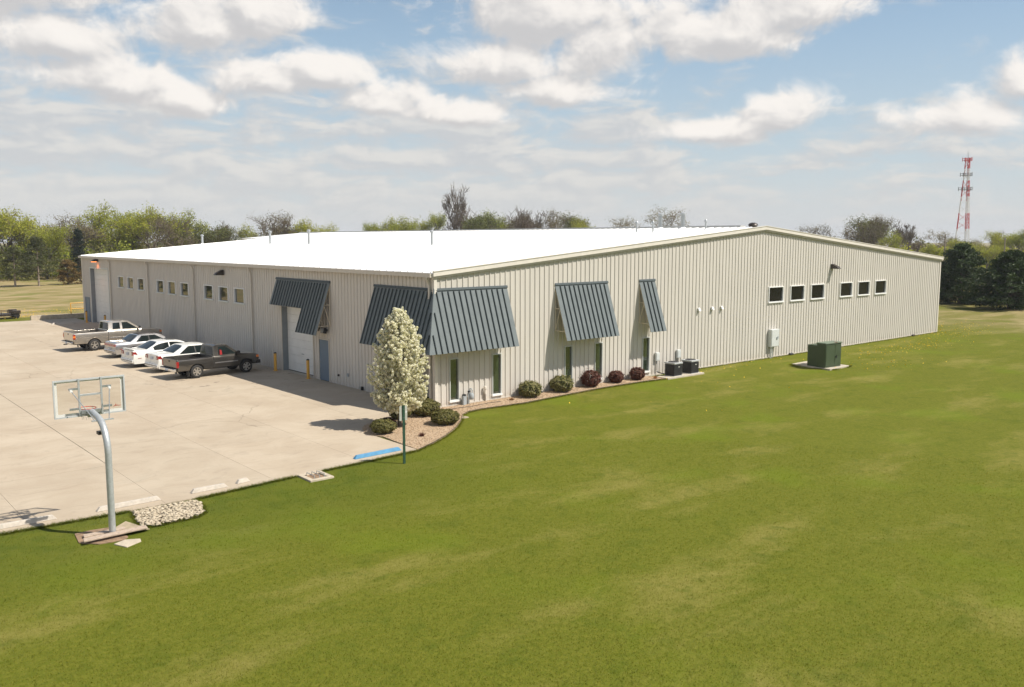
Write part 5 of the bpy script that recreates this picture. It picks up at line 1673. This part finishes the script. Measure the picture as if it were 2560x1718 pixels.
conifer_tree('thin_pine', 'taller thin pine on the field, between its neighbour and the rusty juniper', (11.8, 131.4, -.05), 8, 8.0, 2.8, 9000, .17, pz, 'lf_pine2', 'barkpale', 'thin pines on the far field', .15, .45)
conifer_tree('juniper', 'egg-shaped rusty brown juniper on the far field', (16.8, 133.3, -.05), 9, 4.2, 1.75, 9000, .15, egg, 'lf_juniper', 'bark', 'junipers on the far field', .01, .6, 'shrub')
conifer_tree('juniper', 'rusty brown juniper half hidden behind the far left building corner', (20.3, 134.6, -.05), 10, 4.2, 1.6, 7000, .15, egg, 'lf_juniper', 'bark', 'junipers on the far field', .01, .6, 'shrub')
conifer_tree('spruce_tree', 'dark narrow spruce standing before the green treeline at left', (22.3, 147.4, -.05), 11, 9.4, 2.1, 9000, .18, cone, 'lf_spruce', 'bark')

# understory along the left treeline: one mass nobody could count
def brush(name, seed, boxes, n, size, m, label=None):
    rng = np.random.default_rng(seed)
    Cc = []
    for (x0, y0, x1, y1, h) in boxes:
        k = int(n * math.hypot(x1 - x0, y1 - y0) / 40)
        t = rng.uniform(0, 1, k)
        hh = h * (.55 + .45 * np.sin(t * 37 + seed) * np.sin(t * 13.3)) * rng.uniform(.3, 1, k) ** .6
        Cc.append(np.stack([x0 + (x1 - x0) * t + rng.normal(size=k) * 1.2, y0 + (y1 - y0) * t + rng.normal(size=k) * 2.0, np.maximum(.1, hh + rng.normal(size=k) * .3)], 1))
    V, F = quads(np.concatenate(Cc), size, rng)
    o = np_mesh(name, V, F, m)
    return tag(o, label, None, None, 'stuff')
brush('undergrowth', 1, [(0, 154, 40, 160, 5.4), (0, 166, 40, 172, 7.5), (40, 162, 60, 168, 6.5), (60, 170, 95, 174, 6.0)], 7000, .26, 'lf_olive')
brush('green_undergrowth', 2, [(0, 160, 36, 166, 7.5), (30, 166, 70, 174, 8.0)], 5200, .28, 'lf_spring')
brush('brown_undergrowth', 3, [(0, 172, 60, 184, 10.0), (60, 180, 100, 182, 7.0)], 7000, .28, 'lf_half')
brush('far_undergrowth', 4, [(110, 184, 175, 158, 7.0)], 4800, .32, 'lf_olive')
brush('right_undergrowth', 5, [(180, 98, 215, 60, 6.2), (205, 62, 230, 40, 6.0)], 6200, .32, 'lf_spring')
brush('right_brown_undergrowth', 6, [(215, 110, 262, 74, 7.4), (240, 70, 262, 50, 7.0)], 5200, .36, 'lf_half')
# distant wood closing the horizon
rng = np.random.default_rng(77)
a_ = rng.uniform(R(-30), R(110), 26000)
d_ = rng.uniform(380, 620, 26000)
hh = (6.5 + 3.0 * np.sin(a_ * 41) * np.sin(a_ * 17 + 1) + 1.2 * np.sin(a_ * 140)) * rng.uniform(.02, 1, 26000) ** .7 * (d_ / 480)
V, F = quads(np.stack([-22 + d_ * np.sin(a_), -32 + d_ * np.cos(a_), hh], 1), .85, rng)
tag(np_mesh('distant_woods', V, F, 'lf_olive'), kind='stuff')
# conifers out in the west field, mirrored in the coated windows of the shaded wall
for i, (x, y, h, w_) in enumerate([(-23, 84, 3.0, 2.2), (-26, 99, 3.4, 2.4), (-25, 112, 2.8, 2.0), (-29, 131, 3.6, 2.6)]):
    conifer_tree('juniper', 'dark juniper mirrored in the shaded wall windows, ' + ORD[i] + ' from near', (x, y, -.05), 50 + i, h, w_, 3500, .2, egg, 'lf_pine2', 'bark', 'west field junipers', .01, .5, 'shrub')

# flowering pear
def blossom_tree():
    rng = np.random.default_rng(15)
    H = 4.90
    e = thing('flowering_pear', 'small white-blossoming tree in the gravel bed at the building corner', 'tree', (-3.4, -2.25, -.02))
    segs = [(np.array([0, 0, 0.]), np.array([.01, .0, 1.0]), .075, .062), (np.array([.01, 0, 1.0]), np.array([0, 0.02, 2.6]), .062, .04), (np.array([0, .02, 2.6]), np.array([0, 0, 4.6]), .04, .012)]
    def rad(t):
        return np.interp(t, [0, .06, .2, .42, .62, .80, .92, 1.0], [.62, .98, 1.22, 1.22, 1.08, .78, .42, .10])
    P, Q = [], []
    for i in range(400):
        t = rng.uniform(0, 1) ** .95
        a = rng.uniform(0, 2 * math.pi)
        z = .78 + t * (H - .82)
        r = float(rad(t)) * rng.uniform(.72, 1.06)
        tip = np.array([math.cos(a) * r, math.sin(a) * r, z])
        root = np.array([0, 0, max(.72, z - .35 - .75 * r)])
        segs.append((root, tip, .016, .005))
        k = 16
        s = rng.uniform(.35, 1.02, k)[:, None]
        spine = root + (tip - root) * s
        P.append(spine + rng.normal(size=(k, 3)) * .05)
    # clumps of blossom on the twigs: small petals facing outwards from each clump
    P = np.concatenate(P)
    k = 20
    o_ = rng.normal(size=(len(P) * k, 3))
    o_ /= np.linalg.norm(o_, axis=1)[:, None]
    Cc = np.repeat(P, k, 0) + o_ * rng.uniform(.025, .062, len(P) * k)[:, None]
    V, F = tubes(segs, 6)
    np_mesh('trunk', V, F, 'bark', e)
    V, F = facing(Cc, o_, .031, rng)
    np_mesh('blossom_crown', V, F, 'lf_blossom', e)
blossom_tree()

def shrub(name, label, cat, x, y, w, h, m, seed, n=5200, size=.032, spiky=0.0, group=None, flat=.92):
    rng = np.random.default_rng(seed)
    e = thing(name, label, cat, (x, y, -.01), 0, group)
    segs = []
    for i in range(26):
        a = rng.uniform(0, 6.28)
        r = w / 2 * rng.uniform(.2, .85)
        segs.append((np.array([0, 0, -.02]), np.array([math.cos(a) * r, math.sin(a) * r, h * rng.uniform(.45, .85)]), .012, .005))
    V, F = tubes(segs, 4)
    np_mesh('stems', V, F, 'bark', e)
    d = rng.normal(size=(n, 3))
    d /= np.linalg.norm(d, axis=1)[:, None]
    r = rng.uniform(.62, 1.0, n) ** .5
    lump = 1 + .09 * np.sin(d[:, 0] * 9 + seed) * np.sin(d[:, 1] * 8) + .03 * np.sin(d[:, 2] * 11 + d[:, 0] * 7)
    P = d * (r * lump)[:, None]
    P[:, 2] = np.sign(P[:, 2]) * np.abs(P[:, 2]) ** flat
    P = P * np.array([w / 2, w / 2, h / 2]) + np.array([0, 0, h / 2 + .02])
    if spiky:
        k = n // 7
        i = rng.integers(0, n, k)
        tt = rng.uniform(1.0, 1 + spiky, k)[:, None]
        P = np.concatenate([P, (P[i] - np.array([0, 0, h * .3])) * tt + np.array([0, 0, h * .3])])
    P[:, 2] = np.maximum(P[:, 2], .02)
    V, F = facing(P, (P - np.array([0, 0, h * .3])) / np.array([w, w, h]) * 2.2 + 1e-4, size * .8, rng, .55)
    np_mesh('foliage', V, F, m, e)
    return e
shrub('boxwood_shrub', 'low clipped green shrub at the lot side of the gravel bed', 'shrub', -4.58, -2.85, 1.05, .56, 'lf_box', 1, group='clipped green shrubs round the tree')
shrub('boxwood_shrub', 'clipped green shrub against the corner directly behind the blossoming tree', 'shrub', -1.30, -.95, 1.45, .72, 'lf_box', 2, 7500, group='clipped green shrubs round the tree')
shrub('boxwood_shrub', 'clipped green shrub beside the lawn edge right of the sign', 'shrub', -1.70, -3.05, 1.25, .62, 'lf_box', 3, 6500, group='clipped green shrubs round the tree')
shrub('boxwood_shrub', 'clipped green shrub right beneath the blossoming tree, behind the sign', 'shrub', -2.55, -.95, .95, .60, 'lf_box', 13, 4000, group='clipped green shrubs round the tree')
shrub('reddish_shrub', 'small reddish shrub in the tree shade at the bed edge', 'shrub', -3.75, -1.75, .75, .32, 'lf_barb', 14, 1800)
shrub('holly_shrub', 'loose yellow-green shrub by the gable wall, nearest to the corner', 'shrub', 5.2, -.68, 1.15, .78, 'lf_holly', 4, 3600, .042, .22, 'yellow-green shrubs along the gable')
shrub('holly_shrub', 'loose yellow-green shrub by the gable wall below the wide awning', 'shrub', 7.42, -.60, 1.2, .82, 'lf_holly', 5, 3800, .042, .2, 'yellow-green shrubs along the gable')
shrub('barberry_shrub', 'spiky dark red shrub below the wide awning', 'shrub', 9.62, -.52, 1.0, .88, 'lf_barb', 6, 2800, .040, .38, 'dark red shrubs along the gable', .9)
shrub('barberry_shrub', 'round dark red shrub between the two freestanding awnings', 'shrub', 11.58, -.48, .82, .66, 'lf_barb', 7, 2600, .036, .12, 'dark red shrubs along the gable', .85)
shrub('barberry_shrub', 'round brownish red shrub nearest to the condensers', 'shrub', 13.18, -.56, .84, .70, 'lf_barb', 8, 3000, .036, .08, 'dark red shrubs along the gable', .85)
def tuft(x, y, w, label, m='lf_tuft', seed=0):
    rng = np.random.default_rng(int(x * 100) % 997 + seed)
    n = 160
    a = rng.uniform(0, 6.28, n)
    r = rng.uniform(.1, 1, n) * w / 2
    b = np.stack([np.cos(a) * r * .35, np.sin(a) * r * .35, np.zeros(n)], 1)
    t = np.stack([np.cos(a) * r, np.sin(a) * r, rng.uniform(.04, .16, n)], 1)
    s = np.stack([-np.sin(a), np.cos(a), np.zeros(n)], 1) * .012
    V = np.stack([b - s, b + s, t], 1).reshape(-1, 3)
    o = np_mesh('dry_grass_tuft', V, np.arange(3 * n).reshape(n, 3), m)
    o.location = (x, y, .015)
    tag(o, label, 'plant', 'dry tufts in the bed')
tuft(3.95, -.75, .42, 'rusty dry grass tuft in the bed beside the second corner window')
tuft(14.25, -.95, .42, 'rusty dry grass tuft in the bed beside the condenser pad')
tuft(-3.75, -4.35, .42, 'dark reddish low tuft in the gravel right of the sign post', 'lf_barb')

# ================================================================== GRAVEL BED, STONES, GRASS
bed_poly = [(-5.10, -6.03), (-5.02, -4.62), (-4.92, -3.4), (-5.17, -2.9), (-5.2, -2.43), (-4.72, -1.46), (-4.17, -.96), (-3.48, -.65), (-2.54, -.32), (-1.85, .3), (-1.5, .55), (-.08, .3), (-.08, -.08), (14.7, -.08), (14.7, -1.32), (12.8, -1.16), (10, -1.12), (7.1, -1.36), (4.0, -1.66), (1.43, -1.5), (.64, -1.62), (.05, -2.0), (-.67, -2.84), (-1.69, -3.86), (-2.91, -4.82), (-3.99, -5.5)]
bed = tag(MB().prism(bed_poly, -.06, .012).build('gravel_bed', 'gravel'), kind='structure')
# steel edging between bed and lawn
epts = [(14.7, -1.33, .03), (12.8, -1.18, .03), (10, -1.14, .03), (7.1, -1.38, .03), (4.0, -1.68, .03), (1.43, -1.52, .03), (.62, -1.64, .03), (.03, -2.02, .03), (-.69, -2.86, .03), (-1.71, -3.88, .03), (-2.93, -4.84, .03), (-4.01, -5.52, .03), (-5.08, -6.08, .03)]
tag(MB().path(epts, .010, 6).build('bed_edging', 'hose'), 'thin dark edging strip between gravel bed and lawn', 'edging')
tag(MB().path([(-.4, -.75, .03), (.6, -.7, .03), (1.5, -.8, .025), (2.6, -.66, .03), (3.3, -.72, .03)], .013, 6).build('drip_hose', 'hose'), 'thin dark drip hose lying on the gravel below the corner windows', 'hose')

def inside(P, poly):
    x, y = P[:, 0], P[:, 1]
    r = np.zeros(len(P), bool)
    n = len(poly)
    for i in range(n):
        (x0, y0), (x1, y1) = poly[i], poly[(i + 1) % n]
        c = ((y0 > y) != (y1 > y)) & (x < (x1 - x0) * (y - y0) / (y1 - y0 + 1e-12) + x0)
        r ^= c
    return r

def pebbles(name, poly, n, smin, smax, z, m, seed, pile=0.0):
    rng = np.random.default_rng(seed)
    px = [p[0] for p in poly]
    py = [p[1] for p in poly]
    P = np.stack([rng.uniform(min(px), max(px), n * 3), rng.uniform(min(py), max(py), n * 3)], 1)
    P = P[inside(P, poly)][:n]
    base = np.array([(0, 0, 1), (1, 0, 0), (0, 1, 0), (-1, 0, 0), (0, -1, 0), (.62, .62, .55), (-.62, .62, .55), (-.62, -.62, .55), (.62, -.62, .55), (0, 0, -.6)], float)
    fc = [(0, 5, 6), (0, 6, 7), (0, 7, 8), (0, 8, 5), (5, 1, 2), (5, 2, 6), (6, 2, 3), (6, 3, 7), (7, 3, 4), (7, 4, 8), (8, 4, 1), (8, 1, 5), (9, 2, 1), (9, 3, 2), (9, 4, 3), (9, 1, 4)]
    V, F = [], []
    for i, (x, y) in enumerate(P):
        s = rng.uniform(smin, smax)
        a = rng.uniform(0, 6.28)
        c, sn = math.cos(a), math.sin(a)
        B = base * np.array([s, s * rng.uniform(.55, .9), s * rng.uniform(.4, .7)]) * rng.uniform(.82, 1.15, base.shape)
        B = np.stack([B[:, 0] * c - B[:, 1] * sn, B[:, 0] * sn + B[:, 1] * c, B[:, 2]], 1)
        V.append(B + np.array([x, y, z + rng.uniform(0, pile)]))
        F.append(np.array(fc) + i * 10)
    return tag(np_mesh(name, np.concatenate(V), np.concatenate(F), m), kind='stuff')
pebbles('gravel_chips', bed_poly, 9000, .015, .034, .015, 'chips', 3)
rock_poly = [(-15.42, -6.90), (-14.5, -6.96), (-13.66, -6.98), (-13.70, -7.6), (-13.86, -8.2), (-14.19, -8.5), (-14.8, -8.50), (-15.26, -8.56), (-15.62, -8.36), (-15.56, -7.73)]
tag(MB().prism(rock_poly, -.07, -.022).build('rock_patch_soil', 'dirt'), kind='structure')
pebbles('river_stones', rock_poly, 1150, .03, .085, -.01, 'stone', 4, .05)

def lawn_y(x):
    e = [(-60, -6.5), (-18.6, -6.56), (-16, -6.7), (-13.7, -6.8), (-10.7, -6.46), (-7.4, -6.27), (-5.1, -6.08), (-3.99, -5.53), (-2.91, -4.85), (-1.69, -3.9), (-.67, -2.87), (.05, -2.03), (.64, -1.65), (1.43, -1.54), (4.0, -1.70), (7.1, -1.40), (10, -1.16), (12.8, -1.2), (14.6, -1.35), (14.65, -1.54), (17.98, -1.54), (18.02, -.08), (51.5, -.08), (51.6, 40), (200, 60)]
    return np.interp(x, [p[0] for p in e], [p[1] for p in e])
def lawn_points(n, seed, dmin=11.5, dmax=70, pw=1.5):
    rng = np.random.default_rng(seed)
    az_ = R(40.48) + rng.uniform(R(-34), R(34), n)
    u = rng.uniform(0, 1, n)
    q = 1 - pw
    d = (dmin ** q + u * (dmax ** q - dmin ** q)) ** (1 / q)
    x = -22.73 + d * np.sin(az_)
    y = -32.03 + d * np.cos(az_)
    P = np.stack([x, y], 1)
    ok = (y < lawn_y(x) - .01)
    for poly in (rock_poly, [(-17.2, -7.8), (-16.2, -7.86), (-15.8, -7.7), (-15.55, -8.8), (-16.05, -9.6), (-16.5, -9.7), (-17.2, -8.9)], [(24.6, -5.6), (27, -5.55), (27.25, -2.7), (24.95, -2.75)], [(-10.12, -7.36), (-9.24, -7.36), (-9.24, -6.4), (-10.12, -6.4)]):
        ok &= ~inside(P, poly)
    return P[ok], d[ok], rng
def blades(P, d, rng, h0, w0, name, m):
    n = len(P)
    a = rng.uniform(0, 6.28, n)
    h = h0 * rng.uniform(.55, 1.25, n) * (1 + d / 70)
    w = w0 * (.5 + d / 26)
    b = np.stack([P[:, 0], P[:, 1], np.full(n, -.04)], 1)
    s = np.stack([np.cos(a), np.sin(a), np.zeros(n)], 1) * w[:, None]
    ln = rng.normal(size=(n, 2)) * 1.3
    t = b + np.stack([ln[:, 0] * h, ln[:, 1] * h, h + .02], 1)
    V = np.stack([b - s, b + s, t], 1).reshape(-1, 3)
    return tag(np_mesh(name, V, np.arange(3 * n).reshape(n, 3), m), kind='stuff')
P, d, rng = lawn_points(130000, 8, dmax=34, pw=1.9)
blades(P, d, rng, .015, .006, 'lawn_grass', 'blade')
# ragged fringe of longer grass along the lot edge, round the pads and along the gable foot
rng = np.random.default_rng(21)
E_ = []
x = rng.uniform(-20, -5.1, 9000)
y = np.array([conc_edge(q) for q in x])
k = ~((x > -15.45) & (x < -13.6)) & ~((x > -10.15) & (x < -9.2))
E_.append(np.stack([x, y - .015 - np.abs(rng.normal(size=9000)) * .05], 1)[k])
x = rng.uniform(18, 51.5, 5000)
E_.append(np.stack([x, -.07 - np.abs(rng.normal(size=5000)) * .06], 1))
x = rng.uniform(-5.1, 14.6, 4500)
E_.append(np.stack([x, lawn_y(x) - np.abs(rng.normal(size=4500)) * .04], 1))
tt = rng.uniform(0, 6.283, 2600)
E_.append(np.stack([26.0 + 1.28 * np.sign(np.cos(tt)) * np.abs(np.cos(tt)) ** .3, -4.15 + 1.45 * np.sign(np.sin(tt)) * np.abs(np.sin(tt)) ** .3], 1))
i_ = rng.integers(0, len(rock_poly), 2600)
f_ = rng.uniform(0, 1, 2600)[:, None]
rp = np.array(rock_poly)
E_.append(rp[i_] * (1 - f_) + rp[(i_ + 1) % len(rp)] * f_ + rng.normal(size=(2600, 2)) * .04)
E_ = np.concatenate(E_)
blades(E_, np.full(len(E_), 16.0), rng, .055, .008, 'edge_grass', 'blade')
# dandelions
rng = np.random.default_rng(31)
Cc = []
def spot(cx, cy, sx, sy, n):
    p = rng.normal(size=(n, 2)) * np.array([sx, sy]) + np.array([cx, cy])
    p = p[p[:, 1] < lawn_y(p[:, 0]) - .1]
    Cc.append(np.column_stack([p, rng.uniform(.03, .09, len(p))]))
spot(38, -3.6, 4.5, .9, 240)
spot(50, -1.2, 4.0, 1.0, 240)
spot(30, -6.3, 2.0, 1.2, 60)
spot(22, -.9, 5, .4, 60)
spot(12, -4, 6, 3, 22)
spot(56, 2, 4, 1.4, 160)
p = rng.normal(size=(420, 2)) * np.array([3.2, 2.2]) + np.array([-1.5, 71.5])
Cc.append(np.column_stack([p, rng.uniform(.03, .09, len(p))]))
p = rng.normal(size=(220, 2)) * np.array([1.2, 1.0]) + np.array([-3.8, 66])
Cc.append(np.column_stack([p, rng.uniform(.03, .09, len(p))]))
V, F = quads(np.concatenate(Cc), .030, rng, aspect=.9)
tag(np_mesh('dandelions', V, F, 'flower'), kind='stuff')

# ================================================================== FAR STRUCTURES
def tower():
    t = thing('radio_tower', 'red and white lattice radio tower rising beyond the trees at right', 'tower', (347.5, 119.3, 0))
    Ht = 40.4
    def hw(z):
        return float(np.interp(z, [0, 30, Ht], [2.75, 1.05, .62]))
    bands = [(0, 6.0, 'towerwhite'), (6.0, 12.2, 'towerwhite'), (12.2, 18.6, 'red'), (18.6, 25.1, 'towerwhite'), (25.1, 31.6, 'red'), (31.6, 36.2, 'towerwhite'), (36.2, Ht, 'red')]
    A = [R(90 + 35), R(210 + 35), R(330 + 35)]
    for z0, z1, m in bands:
        mb = MB()
        nn = max(2, int((z1 - z0) / 1.5))
        for k_ in range(3):
            def leg(z, o=0.0):
                r = hw(z) * 1.25
                return Vector((math.cos(A[k_]) * r - math.sin(A[k_]) * o, math.sin(A[k_]) * r + math.cos(A[k_]) * o, z))
            def leg2(z):
                r = hw(z) * 1.25
                j = (k_ + 1) % 3
                return Vector((math.cos(A[j]) * r, math.sin(A[j]) * r, z))
            for o in (-.32, .32):
                mb.tube(leg(z0, o), leg(z1, o), .10, n=5)
            mb.tube(leg(z0) * .93, leg(z1) * .93, .08, n=5)
            for i in range(nn):
                za, zb_ = z0 + (z1 - z0) * i / nn, z0 + (z1 - z0) * (i + 1) / nn
                mb.tube(leg(za, -.32), leg(zb_, .32), .06, n=4).tube(leg(za, .32), leg(zb_, -.32), .06, n=4)
                if i % 2 == 0:
                    mb.tube(leg(za), leg2(min(z1, zb_ + 1.2)), .035, n=4).tube(leg2(za), leg(min(z1, zb_ + 1.2)), .035, n=4)
        mb.build('tower_section', m, t)
    for z, r, m in ((39.6, 2.0, 'red'), (33.6, 2.5, 'antenna'), (27.9, 2.9, 'antenna')):
        mb = MB()
        c = [(math.cos(a) * r, math.sin(a) * r, z) for a in (R(10), R(130), R(250))]
        for i in range(3):
            mb.tube(c[i], c[(i + 1) % 3], .09, n=5).tube((0, 0, z), c[i], .09, n=5)
            mb.tube((c[i][0], c[i][1], z + .7), (c[(i + 1) % 3][0], c[(i + 1) % 3][1], z + .7), .06, n=5)
        pl = mb.build('platform', m, t)
        for i in range(3):
            for f_ in (.0, .33, .66):
                x = c[i][0] * (1 - f_) + c[(i + 1) % 3][0] * f_
                y = c[i][1] * (1 - f_) + c[(i + 1) % 3][1] * f_
                MB().box(x - .09, x + .09, y - .09, y + .09, z - .5, z + 1.0).build('panel_antenna', m, pl)
    MB().tube((0, 0, Ht), (0, 0, Ht + 2.2), .04, n=5).tube((.4, 0, Ht), (.4, 0, Ht + 3.2), .03, n=5).tube((-.5, .2, Ht), (-.5, .2, Ht + 2.8), .03, n=5).build('whip_antenna', 'antenna', t)
tower()
def utility_pole(loc, h, label, rz_):
    t = thing('utility_pole', label, 'utility pole', loc, rz_, 'utility poles right of the building')
    MB().tube((0, 0, -.1), (0, 0, h), .16, .11, 9).build('pole', 'pole', t)
    MB().box(-1.1, 1.1, -.05, .05, h - .55, h - .42).build('cross_arm', 'pole', t)
    for x in (-1.0, -.4, .4, 1.0):
        MB().lathe([(.03, h - .42), (.06, h - .34), (.03, h - .26), (0, h - .26)], n=8, c=(x, 0, 0)).build('insulator', 'galv', t)
utility_pole((151.9, 42.7, 0), 8.6, 'wooden utility pole left of the radio tower base', R(30))
utility_pole((165.1, 36.7, 0), 8.2, 'wooden utility pole right of the radio tower, above the dark pine', R(30))
def house(loc, w, d_, h, rz_, label):
    t = thing('far_house', label, 'house', loc, rz_, 'far houses')
    MB().box(-w / 2, w / 2, -d_ / 2, d_ / 2, -.1, h).build('wall', 'farhouse', t)
    MB().add([(-w / 2 - .3, -d_ / 2 - .3, h), (w / 2 + .3, -d_ / 2 - .3, h), (w / 2 + .3, d_ / 2 + .3, h), (-w / 2 - .3, d_ / 2 + .3, h), (-w / 2 - .3, 0, h + d_ * .3), (w / 2 + .3, 0, h + d_ * .3)],
             [(0, 1, 5, 4), (2, 3, 4, 5), (0, 4, 3), (1, 2, 5), (3, 2, 1, 0)]).build('roof', 'farroof', t)
    for x in (-w * .28, w * .28):
        MB().box(x - .6, x + .6, -d_ / 2 - .03, -d_ / 2 + .01, 1.0, 2.2).build('window', 'glassdark', t)
    MB().box(-.5, .5, -d_ / 2 - .03, -d_ / 2 + .01, 0, 2.1).build('door', 'bluedoor', t)
house((252.0, 103.0, 0), 11, 8, 4.4, R(-25), 'small white far house glimpsed through trees above the gable edge')
house((33.0, 205.0, 0), 14, 8, 3.6, R(15), 'low far house glimpsed through the left treeline')

# ================================================================== HAZE (one closed box of even, thin air round the whole place)
hz = MB().box(-2600, 2600, -2600, 2600, -1.3, 47).build('haze', 'turf')
hm = bpy.data.materials.new('thin_air')
hm.use_nodes = True
hm.node_tree.nodes.clear()
pv = hm.node_tree.nodes.new('ShaderNodeVolumePrincipled')
pv.inputs['Density'].default_value = .0002
pv.inputs['Color'].default_value = (.88, .92, 1, 1)
ho = hm.node_tree.nodes.new('ShaderNodeOutputMaterial')
hm.node_tree.links.new(pv.outputs[0], ho.inputs['Volume'])
hz.data.materials[0] = hm
tag(hz, kind='stuff')
